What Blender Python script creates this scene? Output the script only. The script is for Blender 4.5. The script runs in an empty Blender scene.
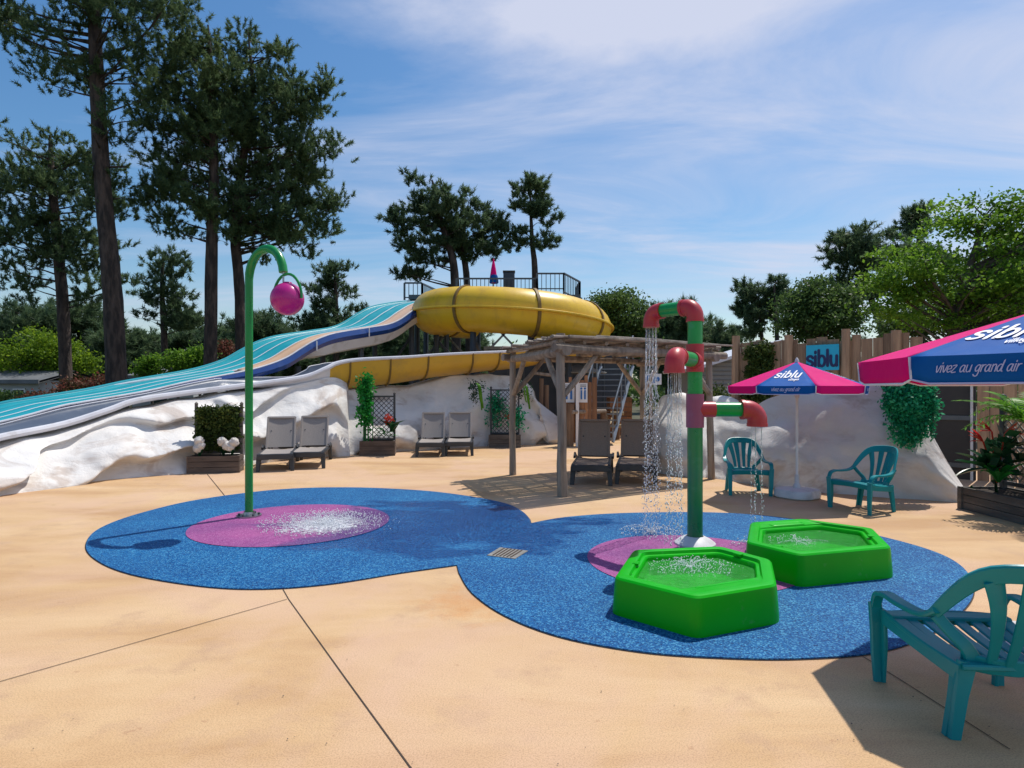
import bpy, bmesh, math, random
import numpy as np
from mathutils import Vector, Matrix, noise, Quaternion
R = math.radians
PI = math.pi
random.seed(7)
RNG = np.random.default_rng(11)
scene = bpy.context.scene
col = scene.collection

# ---------------------------------------------------------------- camera
EYE, HOR, FOC = 1.6, 390.0, 600.0
cam_d = bpy.data.cameras.new('camera')
cam = bpy.data.objects.new('camera', cam_d)
col.objects.link(cam)
cam.location = (0, 0, EYE)
cam.rotation_euler = (R(90), 0, 0)
cam_d.sensor_width = 36
cam_d.lens = FOC / 1024 * 36
cam_d.shift_y = (HOR - 384) / 1024
cam_d.clip_start = 0.05
cam_d.clip_end = 4000
scene.camera = cam


def W(px, py, d):
    """world point seen at a pixel of the photo, d metres in front of the camera"""
    return Vector(((px - 512) / FOC * d, d, EYE + (HOR - py) / FOC * d))


def G(px, py, z=0.0):
    return W(px, py, (EYE - z) * FOC / (py - HOR)).xy.to_3d() + Vector((0, 0, z))


# ---------------------------------------------------------------- materials
MATS = {}


def new_mat(name):
    m = bpy.data.materials.new(name)
    m.use_nodes = True
    nt = m.node_tree
    b = nt.nodes['Principled BSDF']
    return m, nt, b


def node(nt, typ, **kw):
    n = nt.nodes.new(typ)
    for k, v in kw.items():
        if k.startswith('i_'):
            n.inputs[k[2:]].default_value = v
        else:
            setattr(n, k, v)
    return n


def ramp(nt, stops):
    n = nt.nodes.new('ShaderNodeValToRGB')
    e = n.color_ramp.elements
    while len(e) < len(stops):
        e.new(0.5)
    for k, (p, c) in enumerate(stops):
        e[k].position = p
        e[k].color = c if len(c) == 4 else (*c, 1)
    return n


def mixc(nt, fac, a, b, mode='MIX'):
    n = nt.nodes.new('ShaderNodeMix')
    n.data_type = 'RGBA'
    n.blend_type = mode
    for idx, v in ((0, fac), (6, a), (7, b)):
        if isinstance(v, bpy.types.NodeSocket):
            nt.links.new(v, n.inputs[idx])
        elif idx == 0:
            n.inputs[0].default_value = v
        else:
            n.inputs[idx].default_value = (*v, 1)
    return n.outputs[2]


def coords(nt, stretch=(1, 1, 1), kind='Object'):
    tc = nt.nodes.new('ShaderNodeTexCoord')
    mp = nt.nodes.new('ShaderNodeMapping')
    mp.inputs['Scale'].default_value = stretch
    nt.links.new(tc.outputs[kind], mp.inputs[0])
    return mp.outputs[0]


def wcoords(nt, stretch=(1, 1, 1)):
    g = nt.nodes.new('ShaderNodeNewGeometry')
    mp = nt.nodes.new('ShaderNodeMapping')
    mp.inputs['Scale'].default_value = stretch
    nt.links.new(g.outputs['Position'], mp.inputs[0])
    return mp.outputs[0]


def noise_n(nt, vec, scale, detail=4, rough=0.55, dist=0.0):
    n = node(nt, 'ShaderNodeTexNoise')
    n.inputs['Scale'].default_value = scale
    n.inputs['Detail'].default_value = detail
    n.inputs['Roughness'].default_value = rough
    n.inputs['Distortion'].default_value = dist
    nt.links.new(vec, n.inputs['Vector'])
    return n.outputs['Fac']


def bump(nt, b, h, strength=0.3, dist=0.02):
    n = node(nt, 'ShaderNodeBump')
    n.inputs['Strength'].default_value = strength
    n.inputs['Distance'].default_value = dist
    nt.links.new(h, n.inputs['Height'])
    nt.links.new(n.outputs[0], b.inputs['Normal'])


def pm(name, c1, c2=None, scale=3.0, rough=0.5, rvar=0.12, stretch=(1, 1, 1), bs=0.0, bscale=40, bdist=0.01,
       metallic=0.0, coat=0.0, spec=0.5, lo=0.35, hi=0.68, island=0.0, dirt=None, dscale=2.0, dlo=0.55, dhi=0.75):
    """general procedural paint / plastic / wood / stone material"""
    m, nt, b = new_mat(name)
    v = coords(nt, stretch)
    c2 = c2 or tuple(x * 0.82 for x in c1)
    n1 = noise_n(nt, v, scale)
    rp = ramp(nt, [(lo, c1), (hi, c2)])
    nt.links.new(n1, rp.inputs[0])
    c = rp.outputs[0]
    if dirt:
        n3 = noise_n(nt, v, dscale, 6, 0.65)
        r3 = ramp(nt, [(dlo, (0, 0, 0)), (dhi, (1, 1, 1))])
        nt.links.new(n3, r3.inputs[0])
        c = mixc(nt, r3.outputs[0], c, dirt)
    if island:
        g = node(nt, 'ShaderNodeNewGeometry')
        mr = node(nt, 'ShaderNodeMapRange')
        mr.inputs[3].default_value = 1 - island
        mr.inputs[4].default_value = 1 + island
        nt.links.new(g.outputs['Random Per Island'], mr.inputs[0])
        hs = node(nt, 'ShaderNodeHueSaturation')
        nt.links.new(mr.outputs[0], hs.inputs['Value'])
        nt.links.new(c, hs.inputs['Color'])
        c = hs.outputs[0]
    nt.links.new(c, b.inputs['Base Color'])
    mr2 = node(nt, 'ShaderNodeMapRange')
    mr2.inputs[3].default_value = max(0, rough - rvar)
    mr2.inputs[4].default_value = min(1, rough + rvar)
    n2 = noise_n(nt, v, scale * 2.7 + 1)
    nt.links.new(n2, mr2.inputs[0])
    nt.links.new(mr2.outputs[0], b.inputs['Roughness'])
    b.inputs['Metallic'].default_value = metallic
    b.inputs['Specular IOR Level'].default_value = spec
    b.inputs['Coat Weight'].default_value = coat
    if bs:
        bump(nt, b, noise_n(nt, v, bscale, 6, 0.6), bs, bdist)
    MATS[name] = m
    return m


def foliage_mat(name, c1, c2, c3, trans=0.3, nscale=0.6, rough=0.5):
    m = bpy.data.materials.new(name)
    m.use_nodes = True
    nt = m.node_tree
    b = nt.nodes['Principled BSDF']
    out = nt.nodes['Material Output']
    n1 = noise_n(nt, wcoords(nt), nscale, 3)
    g = node(nt, 'ShaderNodeNewGeometry')
    add = node(nt, 'ShaderNodeMath', operation='MULTIPLY_ADD')
    nt.links.new(g.outputs['Random Per Island'], add.inputs[0])
    add.inputs[1].default_value = 0.5
    sub = node(nt, 'ShaderNodeMath', operation='SUBTRACT')
    nt.links.new(n1, sub.inputs[0])
    sub.inputs[1].default_value = 0.25
    nt.links.new(sub.outputs[0], add.inputs[2])
    rp = ramp(nt, [(0.2, c1), (0.5, c2), (0.82, c3)])
    nt.links.new(add.outputs[0], rp.inputs[0])
    nt.links.new(rp.outputs[0], b.inputs['Base Color'])
    b.inputs['Roughness'].default_value = rough
    b.inputs['Specular IOR Level'].default_value = 0.18
    tr = node(nt, 'ShaderNodeBsdfTranslucent')
    hs = node(nt, 'ShaderNodeHueSaturation')
    hs.inputs['Value'].default_value = 1.35
    hs.inputs['Hue'].default_value = 0.485
    nt.links.new(rp.outputs[0], hs.inputs['Color'])
    nt.links.new(hs.outputs[0], tr.inputs['Color'])
    mx = node(nt, 'ShaderNodeMixShader')
    mx.inputs[0].default_value = trans
    nt.links.new(b.outputs[0], mx.inputs[1])
    nt.links.new(tr.outputs[0], mx.inputs[2])
    nt.links.new(mx.outputs[0], out.inputs['Surface'])
    MATS[name] = m
    return m


# ---------------------------------------------------------------- mesh builder
class MB:
    def __init__(s):
        s.v, s.f, s.mi, s.sm = [], [], [], []

    def add(s, verts, faces, mi=0, smooth=False):
        o = len(s.v)
        s.v += [tuple(x) for x in verts]
        for f in faces:
            s.f.append(tuple(i + o for i in f))
            s.mi.append(mi)
            s.sm.append(smooth)
        return s

    def box(s, c, size, rot=None, mi=0, taper=1.0):
        hx, hy, hz = size[0] / 2, size[1] / 2, size[2] / 2
        vs = [Vector((x * hx * (taper if z > 0 else 1), y * hy * (taper if z > 0 else 1), z * hz)) for z in (-1, 1) for y in (-1, 1) for x in (-1, 1)]
        if rot is not None:
            vs = [rot @ v for v in vs]
        c = Vector(c)
        vs = [v + c for v in vs]
        return s.add(vs, [(0, 2, 3, 1), (4, 5, 7, 6), (0, 1, 5, 4), (2, 6, 7, 3), (0, 4, 6, 2), (1, 3, 7, 5)], mi)

    def bar(s, a, b, w, t, up=(0, 0, 1), mi=0):
        a, b = Vector(a), Vector(b)
        d = b - a
        L = d.length
        z = d.normalized()
        up = Vector(up)
        if abs(z.dot(up)) > 0.98:
            up = Vector((0, 1, 0))
        x = up.cross(z).normalized()
        y = z.cross(x)
        M = Matrix((x, y, z)).transposed()
        return s.box((a + b) / 2, (w, t, L), M, mi)

    def tube(s, pts, r, n=8, mi=0, caps=True, smooth=True, jit=0.0):
        pts = [Vector(p) for p in pts]
        rs = list(r) if hasattr(r, '__len__') else [r] * len(pts)
        m = len(pts)
        tang = [(pts[min(i + 1, m - 1)] - pts[max(i - 1, 0)]).normalized() for i in range(m)]
        up = Vector((0, 0, 1)) if abs(tang[0].z) < 0.9 else Vector((0, 1, 0))
        x = up.cross(tang[0]).normalized()
        vs = []
        for i in range(m):
            x = (x - tang[i] * x.dot(tang[i])).normalized()
            y = tang[i].cross(x)
            for k in range(n):
                a = 2 * PI * k / n
                rr = rs[i] * (1 + (random.uniform(-jit, jit) if jit else 0))
                vs.append(pts[i] + (x * math.cos(a) + y * math.sin(a)) * rr)
        fs = []
        for i in range(m - 1):
            for k in range(n):
                k2 = (k + 1) % n
                fs.append((i * n + k, i * n + k2, (i + 1) * n + k2, (i + 1) * n + k))
        s.add(vs, fs, mi, smooth)
        if caps:
            o = len(s.v) - m * n
            s.f.append(tuple(o + k for k in reversed(range(n))))
            s.f.append(tuple(o + (m - 1) * n + k for k in range(n)))
            s.mi += [mi, mi]
            s.sm += [False, False]
        return s

    def sweep(s, pts, ws, t, sides, mi=0, smooth=True):
        """flat rounded strap: width ws along the side vectors, thickness t"""
        pts = [Vector(p) for p in pts]
        m = len(pts)
        ws = list(ws) if hasattr(ws, '__len__') else [ws] * m
        ts = list(t) if hasattr(t, '__len__') else [t] * m
        if not isinstance(sides[0], (tuple, list, Vector)):
            sides = [sides] * m
        prof = [(-.5, -.25), (-.42, -.5), (.42, -.5), (.5, -.25), (.5, .25), (.42, .5), (-.42, .5), (-.5, .25)]
        vs = []
        for i in range(m):
            tg = (pts[min(i + 1, m - 1)] - pts[max(i - 1, 0)]).normalized()
            sd = Vector(sides[i])
            sd = (sd - tg * sd.dot(tg)).normalized()
            nn = tg.cross(sd)
            for (a, b) in prof:
                vs.append(pts[i] + sd * a * ws[i] + nn * b * ts[i])
        n = 8
        fs = []
        for i in range(m - 1):
            for k in range(n):
                k2 = (k + 1) % n
                fs.append((i * n + k, i * n + k2, (i + 1) * n + k2, (i + 1) * n + k))
        fs.append(tuple(reversed(range(n))))
        fs.append(tuple((m - 1) * n + k for k in range(n)))
        return s.add(vs, fs, mi, smooth)

    def grid(s, rows, mi=0, smooth=True, closed=False):
        n = len(rows[0])
        vs = [p for r in rows for p in r]
        fs = []
        for i in range(len(rows) - 1):
            for k in range(n if closed else n - 1):
                k2 = (k + 1) % n
                fs.append((i * n + k, i * n + k2, (i + 1) * n + k2, (i + 1) * n + k))
        return s.add(vs, fs, mi, smooth)

    def lathe(s, c, prof, n=16, mi=0, axis=None):
        c = Vector(c)
        rows = []
        for (r, z) in prof:
            rows.append([c + Vector((r * math.cos(2 * PI * k / n), r * math.sin(2 * PI * k / n), z)) for k in range(n)])
        if axis is not None:
            q = Vector((0, 0, 1)).rotation_difference(Vector(axis))
            rows = [[c + q @ (p - c) for p in r] for r in rows]
        return s.grid(rows, mi, True, True)

    def ball(s, c, r, mi=0, n=12, sq=(1, 1, 1)):
        c = Vector(c)
        rows = []
        for i in range(n // 2 + 1):
            a = -PI / 2 + PI * i / (n // 2)
            rr = max(math.cos(a), 1e-3)
            rows.append([c + Vector((r * sq[0] * rr * math.cos(2 * PI * k / n), r * sq[1] * rr * math.sin(2 * PI * k / n), r * sq[2] * math.sin(a))) for k in range(n)])
        return s.grid(rows, mi, True, True)

    def prism(s, poly, z0, z1, mi=0):
        n = len(poly)
        vs = [(p[0], p[1], z0) for p in poly] + [(p[0], p[1], z1) for p in poly]
        fs = [tuple(reversed(range(n))), tuple(range(n, 2 * n))]
        fs += [(k, (k + 1) % n, n + (k + 1) % n, n + k) for k in range(n)]
        return s.add(vs, fs, mi)

    def build(s, name, mats, parent=None, sharp=35, bevel=0, local=False):
        me = bpy.data.meshes.new(name)
        off = Vector((0, 0, 0))
        if not local:
            if parent is not None:
                p = parent
                while p is not None:
                    off += p.location
                    p = p.parent
            else:
                a = np.array(s.v)
                off = Vector(((a[:, 0].min() + a[:, 0].max()) / 2, (a[:, 1].min() + a[:, 1].max()) / 2, a[:, 2].min()))
        me.from_pydata([(x - off.x, y - off.y, z - off.z) for x, y, z in s.v], [], s.f)
        mats = mats if isinstance(mats, (list, tuple)) else [mats]
        for m in mats:
            me.materials.append(MATS[m] if isinstance(m, str) else m)
        me.polygons.foreach_set('material_index', s.mi)
        me.polygons.foreach_set('use_smooth', s.sm)
        me.update()
        if any(s.sm):
            me.set_sharp_from_angle(angle=R(sharp))
        return link(name, me, parent, off if parent is None and not local else None, bevel)


def link(name, me, parent=None, loc=None, bevel=0):
    o = bpy.data.objects.new(name, me)
    col.objects.link(o)
    if parent is not None:
        o.parent = parent
    elif loc is not None:
        o.location = loc
    if bevel:
        b = o.modifiers.new('bevel', 'BEVEL')
        b.width = bevel
        b.segments = 2
        b.limit_method = 'ANGLE'
        b.angle_limit = R(40)
    return o


def tag(o, label=None, cat=None, group=None, kind=None):
    if label:
        o['label'] = label
    if cat:
        o['category'] = cat
    if group:
        o['group'] = group
    if kind:
        o['kind'] = kind
    return o


def thing(name, loc, label, cat, group=None):
    o = bpy.data.objects.new(name, None)
    o.empty_display_size = 0.2
    o.location = loc
    col.objects.link(o)
    return tag(o, label, cat, group)


def copy_tree(o, parent=None, depth=0):
    c = o.copy()
    col.objects.link(c)
    if parent is not None:
        c.parent = parent
    for ch in list(o.children):
        copy_tree(ch, c, depth + 1)
    return c




def crom(pts, k=6, closed=False):
    """Catmull-Rom smoothing of a polyline (any dimension)"""
    P = [Vector(p) for p in pts]
    n = len(P)
    out = []
    rng = range(n) if closed else range(n - 1)
    for i in rng:
        if closed:
            p0, p1, p2, p3 = P[i - 1], P[i], P[(i + 1) % n], P[(i + 2) % n]
        else:
            p0, p1, p2, p3 = P[max(i - 1, 0)], P[i], P[i + 1], P[min(i + 2, n - 1)]
        for j in range(k):
            t = j / k
            out.append(0.5 * ((2 * p1) + (p2 - p0) * t + (2 * p0 - 5 * p1 + 4 * p2 - p3) * t * t + (3 * p1 - p0 - 3 * p2 + p3) * t ** 3))
    if not closed:
        out.append(P[-1])
    return out


def interp(x, xs, ys):
    return float(np.interp(x, xs, ys))


def np_mesh(name, verts, nper, mat):
    """mesh of separate polygons, nper vertices each, from an (N*nper,3) array"""
    verts = np.asarray(verts, dtype=np.float32).reshape(-1, 3)
    nf = len(verts) // nper
    me = bpy.data.meshes.new(name)
    me.vertices.add(len(verts))
    me.vertices.foreach_set('co', verts.ravel())
    me.loops.add(len(verts))
    me.loops.foreach_set('vertex_index', np.arange(len(verts), dtype=np.int32))
    me.polygons.add(nf)
    me.polygons.foreach_set('loop_start', np.arange(nf, dtype=np.int32) * nper)
    me.materials.append(MATS[mat] if isinstance(mat, str) else mat)
    me.update(calc_edges=True)
    return me


def unit(a):
    return a / (np.linalg.norm(a, axis=-1, keepdims=True) + 1e-9)


def needles(centers, axes, n, L, w, spread=0.9, shoot=0.34):
    """pine shoots: n needle triangles set along a short twig at each centre, pointing forward and out"""
    c = np.repeat(centers, n, 0)
    a = np.repeat(axes, n, 0)
    d = unit(a * 0.75 + RNG.normal(size=c.shape) * 0.55)
    ln = L * RNG.uniform(0.6, 1.15, (len(c), 1))
    sd = unit(np.cross(d, RNG.normal(size=c.shape))) * w * 0.5
    sl = np.repeat(RNG.uniform(0.6, 1.3, (len(centers), 1)), n, 0) * shoot
    b = c + a * RNG.uniform(-0.5, 0.5, (len(c), 1)) * sl + RNG.normal(size=c.shape) * L * 0.10
    v = np.stack([b - sd, b + sd, b + d * ln], 1)
    return v.reshape(-1, 3)


def leaves(centers, n, rad, size, flat=0.6, up=0.5):
    """broad leaves: n rhombic quads scattered round each centre"""
    c = np.repeat(centers, n, 0)
    p = c + RNG.normal(size=c.shape) * np.array([rad, rad, rad * flat]) * 0.5
    nrm = unit(RNG.normal(size=c.shape) + np.array([0, 0, up]))
    u = unit(np.cross(nrm, RNG.normal(size=c.shape)))
    w = np.cross(nrm, u)
    sz = size * RNG.uniform(0.6, 1.25, (len(c), 1))
    v = np.stack([p - u * sz * 0.5, p + w * sz * 0.3, p + u * sz * 0.5, p - w * sz * 0.3], 1)
    return v.reshape(-1, 3)
# ================================================================ MATERIALS
def make_mats():
    # concrete deck
    m, nt, b = new_mat('deck_concrete')
    v = wcoords(nt)
    v2 = wcoords(nt, (0.35, 1.0, 1))
    big = noise_n(nt, v2, 0.9, 6, 0.6, 0.4)
    r1 = ramp(nt, [(0.36, (0.48, 0.29, 0.145)), (0.48, (0.57, 0.37, 0.195)), (0.62, (0.64, 0.445, 0.255))])
    nt.links.new(big, r1.inputs[0])
    blot = noise_n(nt, v, 2.3, 8, 0.7)
    r2 = ramp(nt, [(0.52, (0, 0, 0)), (0.68, (0.8, 0.8, 0.8))])
    nt.links.new(blot, r2.inputs[0])
    c = mixc(nt, r2.outputs[0], r1.outputs[0], (0.49, 0.315, 0.19))
    tint = noise_n(nt, v, 0.55, 5, 0.6, 0.6)
    rt = ramp(nt, [(0.44, (0, 0, 0)), (0.60, (0.7, 0.7, 0.7))])
    nt.links.new(tint, rt.inputs[0])
    c = mixc(nt, rt.outputs[0], c, (0.61, 0.405, 0.275))
    spots = noise_n(nt, v, 7, 5, 0.75)
    r3 = ramp(nt, [(0.645, (0, 0, 0)), (0.70, (0.7, 0.7, 0.7))])
    nt.links.new(spots, r3.inputs[0])
    c = mixc(nt, r3.outputs[0], c, (0.40, 0.22, 0.12))
    p_ = G(478, 604)
    sd_ = node(nt, 'ShaderNodeVectorMath', operation='DISTANCE')
    sd_.inputs[1].default_value = (p_.x - .08, p_.y, 0)
    nt.links.new(v, sd_.inputs[0])
    sm_ = node(nt, 'ShaderNodeMapRange')
    sm_.inputs[1].default_value = 0.05
    sm_.inputs[2].default_value = 0.75
    sm_.inputs[3].default_value = 0.30
    sm_.inputs[4].default_value = -0.25
    nt.links.new(sd_.outputs['Value'], sm_.inputs[0])
    sa_ = node(nt, 'ShaderNodeMath', operation='ADD')
    nt.links.new(noise_n(nt, v, 5, 7, 0.7), sa_.inputs[0])
    nt.links.new(sm_.outputs[0], sa_.inputs[1])
    sr_ = ramp(nt, [(0.52, (0, 0, 0)), (0.80, (0.5, 0.5, 0.5))])
    nt.links.new(sa_.outputs[0], sr_.inputs[0])
    c = mixc(nt, sr_.outputs[0], c, (0.56, 0.25, 0.075))
    grain = noise_n(nt, v, 130, 3, 0.7)
    r4 = ramp(nt, [(0.34, (0.74, 0.72, 0.70)), (0.56, (1.06, 1.06, 1.06))])
    nt.links.new(grain, r4.inputs[0])
    c = mixc(nt, 1.0, c, r4.outputs[0], 'MULTIPLY')
    nt.links.new(c, b.inputs['Base Color'])
    b.inputs['Roughness'].default_value = 0.75
    b.inputs['Specular IOR Level'].default_value = 0.3
    bump(nt, b, grain, 0.25, 0.006)
    MATS['deck_concrete'] = m

    # rubber crumb pads
    def rubber(name, base, lightc, darkc, wet):
        m, nt, b = new_mat(name)
        v = wcoords(nt)
        vo = node(nt, 'ShaderNodeTexVoronoi')
        vo.inputs['Scale'].default_value = 105
        nt.links.new(v, vo.inputs['Vector'])
        sp = node(nt, 'ShaderNodeSeparateColor')
        nt.links.new(vo.outputs['Color'], sp.inputs[0])
        rp = ramp(nt, [(0.0, darkc), (0.30, base), (0.66, base), (0.93, lightc)])
        nt.links.new(sp.outputs[0], rp.inputs[0])
        big = noise_n(nt, v, 1.1, 5, 0.6)
        rb = ramp(nt, [(0.35, (0.74, 0.80, 0.86)), (0.65, (1.16, 1.12, 1.06))])
        nt.links.new(big, rb.inputs[0])
        c = mixc(nt, 1.0, rp.outputs[0], rb.outputs[0], 'MULTIPLY')
        # wet film: patchy puddles round the run-off between the two pads
        wn = noise_n(nt, wcoords(nt, (0.5, 1, 1)), 1.6, 5, 0.6)
        dist = node(nt, 'ShaderNodeVectorMath', operation='DISTANCE')
        dist.inputs[1].default_value = (-0.55, 7.1, 0)
        nt.links.new(wcoords(nt, (0.75, 1, 1)), dist.inputs[0])
        mr = node(nt, 'ShaderNodeMapRange')
        mr.inputs[1].default_value = 0.3
        mr.inputs[2].default_value = 2.3
        mr.inputs[3].default_value = 0.32
        mr.inputs[4].default_value = -0.22
        nt.links.new(dist.outputs['Value'], mr.inputs[0])
        ad = node(nt, 'ShaderNodeMath', operation='ADD')
        nt.links.new(wn, ad.inputs[0])
        nt.links.new(mr.outputs[0], ad.inputs[1])
        rw = ramp(nt, [(0.52, (0, 0, 0)), (0.62, (1, 1, 1))])
        nt.links.new(ad.outputs[0], rw.inputs[0])
        wetc = mixc(nt, 1.0, c, (0.45, 0.62, 0.80), 'MULTIPLY')
        cc = mixc(nt, rw.outputs[0], c, wetc)
        nt.links.new(cc, b.inputs['Base Color'])
        mrr = node(nt, 'ShaderNodeMapRange')
        mrr.inputs[3].default_value = 0.7
        mrr.inputs[4].default_value = 0.24
        nt.links.new(rw.outputs[0], mrr.inputs[0])
        nt.links.new(mrr.outputs[0], b.inputs['Roughness'])
        b.inputs['Specular IOR Level'].default_value = 0.22
        bump(nt, b, vo.outputs['Distance'], 0.35, 0.006)
        MATS[name] = m
    rubber('rubber_blue', (0.0015, 0.092, 0.275), (0.06, 0.26, 0.46), (0.0005, 0.028, 0.12), True)
    rubber('rubber_purple', (0.29, 0.070, 0.235), (0.39, 0.15, 0.33), (0.2, 0.042, 0.17), True)

    # white painted artificial rock
    m, nt, b = new_mat('rock_white')
    v = wcoords(nt)
    n1 = noise_n(nt, wcoords(nt, (1, 1, 2.2)), 0.9, 6, 0.6, 0.5)
    r1 = ramp(nt, [(0.36, (0.74, 0.725, 0.70)), (0.57, (0.65, 0.63, 0.605)), (0.72, (0.47, 0.42, 0.385))])
    nt.links.new(n1, r1.inputs[0])
    # bare brown patches where the paint has worn off
    n3 = noise_n(nt, wcoords(nt, (0.8, 0.8, 1.6)), 1.0, 6, 0.6, 0.6)
    r3 = ramp(nt, [(0.55, (0, 0, 0)), (0.63, (0.65, 0.65, 0.65))])
    nt.links.new(n3, r3.inputs[0])
    c = mixc(nt, r3.outputs[0], r1.outputs[0], (0.40, 0.315, 0.26))
    nt.links.new(c, b.inputs['Base Color'])
    b.inputs['Roughness'].default_value = 0.75
    nb = noise_n(nt, v, 2.6, 9, 0.62, 0.4)
    bump(nt, b, nb, 0.45, 0.08)
    MATS['rock_white'] = m

    # plastic, paint
    pm('green_plastic', (0.001, 0.38, 0.003), (0.001, 0.44, 0.004), 2.0, 0.36, 0.1, spec=0.22, dirt=(0.10, 0.40, 0.10), dscale=11, dlo=0.63, dhi=0.85, bs=0.06, bscale=90)
    pm('green_pipe', (0.005, 0.28, 0.05), (0.007, 0.33, 0.065), 2.5, 0.3, 0.1, dirt=(0.06, 0.30, 0.16), dscale=3.5)
    pm('teal_pipe', (0.012, 0.20, 0.10), (0.008, 0.235, 0.05), 2.0, 0.3, 0.1, dirt=(0.05, 0.26, 0.17), dscale=4)
    pm('red_pipe', (0.50, 0.034, 0.038), (0.44, 0.03, 0.045), 3, 0.38, 0.12, dirt=(0.40, 0.09, 0.11), dscale=5)
    pm('faded_purple', (0.34, 0.065, 0.13), (0.30, 0.075, 0.16), 3, 0.45, 0.1, dirt=(0.36, 0.13, 0.22), dscale=6)
    pm('magenta_ball', (0.50, 0.012, 0.20), (0.46, 0.012, 0.22), 2, 0.28, 0.06)
    pm('mush_green', (0.006, 0.29, 0.05), (0.006, 0.19, 0.045), 1.2, 0.28, 0.08, dirt=(0.05, 0.21, 0.10), dscale=3)
    pm('steel', (0.42, 0.43, 0.44), None, 4, 0.32, 0.1, metallic=1.0)
    pm('galvanised', (0.24, 0.27, 0.30), (0.17, 0.195, 0.22), 5, 0.45, 0.1, metallic=0.6)
    pm('teal_chair', (0.001, 0.225, 0.255), (0.002, 0.26, 0.285), 3, 0.38, 0.1, spec=0.4, dirt=(0.02, 0.22, 0.25), dscale=7, dlo=0.6, dhi=0.85, bs=0.05, bscale=60)
    pm('charcoal_plastic', (0.022, 0.028, 0.036), (0.034, 0.040, 0.050), 4, 0.4, 0.1)
    pm('taupe_mesh', (0.27, 0.24, 0.22), (0.32, 0.285, 0.26), 60, 0.7, 0.1, bs=0.3, bscale=160)
    pm('taupe_brown', (0.24, 0.175, 0.135), (0.29, 0.22, 0.175), 60, 0.7, 0.1, bs=0.3, bscale=160)
    pm('white_paint', (0.78, 0.78, 0.78), (0.70, 0.70, 0.70), 4, 0.4, 0.1)
    pm('white_plastic', (0.66, 0.66, 0.68), (0.56, 0.56, 0.58), 6, 0.5, 0.1, dirt=(0.45, 0.42, 0.40), dscale=5)
    pm('lip_white', (0.66, 0.67, 0.72), (0.58, 0.59, 0.64), 2.5, 0.35, 0.1, dirt=(0.46, 0.44, 0.44), dscale=3)
    pm('slide_turquoise', (0.010, 0.30, 0.37), (0.02, 0.345, 0.40), 0.8, 0.42, 0.1, dirt=(0.06, 0.36, 0.42), dscale=2.2)
    pm('slide_beige', (0.60, 0.40, 0.26), (0.66, 0.45, 0.31), 0.8, 0.35, 0.1, dirt=(0.52, 0.40, 0.30), dscale=2)
    pm('slide_navy', (0.010, 0.045, 0.19), (0.012, 0.055, 0.22), 1.0, 0.22, 0.08, dirt=(0.04, 0.08, 0.22), dscale=3)
    pm('slide_white', (0.70, 0.70, 0.72), (0.60, 0.60, 0.62), 1.5, 0.4, 0.1, dirt=(0.42, 0.40, 0.37), dscale=1.8)
    pm('flume_grey', (0.075, 0.10, 0.15), (0.095, 0.125, 0.175), 2, 0.4, 0.15, stretch=(1, 1, 1), dirt=(0.14, 0.17, 0.21), dscale=4)
    pm('slide_yellow', (0.76, 0.49, 0.018), (0.70, 0.43, 0.02), 1.6, 0.36, 0.12, stretch=(1.6, 1.6, .45), dirt=(0.54, 0.33, 0.035), dscale=2.2, dlo=0.52, dhi=0.8)
    pm('flume_yellow', (0.62, 0.37, 0.03), (0.55, 0.32, 0.035), 0.9, 0.4, 0.1, dirt=(0.34, 0.22, 0.06), dscale=1.6, dlo=0.5, dhi=0.8)
    pm('slide_seam', (0.22, 0.13, 0.02), (0.15, 0.09, 0.02), 8, 0.6, 0.1)
    pm('slate_cladding', (0.030, 0.045, 0.065), (0.040, 0.056, 0.078), 1.2, 0.55, 0.1, stretch=(1, 1, 0.2))
    pm('dark_metal', (0.075, 0.09, 0.105), (0.095, 0.11, 0.125), 3, 0.45, 0.1, metallic=0.4)
    pm('dark_void', (0.028, 0.026, 0.026), (0.04, 0.036, 0.034), 2, 0.7, 0.1)
    pm('canopy_pink', (0.84, 0.003, 0.24), (0.79, 0.003, 0.23), 3, 0.7, 0.08, spec=0.2, bs=0.3, bscale=6, bdist=0.03)
    pm('canopy_blue', (0.003, 0.135, 0.50), (0.003, 0.12, 0.46), 3, 0.7, 0.08, spec=0.2, bs=0.12, bscale=9, bdist=0.02)
    for nm in ('canopy_pink', 'canopy_blue'):
        nt = MATS[nm].node_tree
        b = nt.nodes['Principled BSDF']
        tr = node(nt, 'ShaderNodeBsdfTranslucent')
        src = b.inputs['Base Color'].links[0].from_socket
        nt.links.new(src, tr.inputs['Color'])
        mx = node(nt, 'ShaderNodeMixShader', i_Fac=0.3)
        nt.links.new(b.outputs[0], mx.inputs[1])
        nt.links.new(tr.outputs[0], mx.inputs[2])
        nt.links.new(mx.outputs[0], nt.nodes['Material Output'].inputs['Surface'])
    pm('print_white', (0.80, 0.80, 0.84), (0.74, 0.74, 0.80), 9, 0.6, 0.1)
    pm('print_lilac', (0.46, 0.48, 0.74), (0.42, 0.44, 0.70), 9, 0.6, 0.1)
    pm('sign_cyan', (0.01, 0.38, 0.60), (0.01, 0.41, 0.62), 2, 0.4, 0.1)
    pm('sign_navy', (0.008, 0.016, 0.10), None, 3, 0.4, 0.1)
    pm('sign_blue', (0.02, 0.16, 0.48), None, 3, 0.4, 0.1)
    # woods
    pm('grey_wood', (0.36, 0.295, 0.235), (0.18, 0.138, 0.105), 3.0, 0.8, 0.1, stretch=(4, 4, 0.5), bs=0.6, bscale=14, bdist=0.02, island=0.18)
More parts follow.
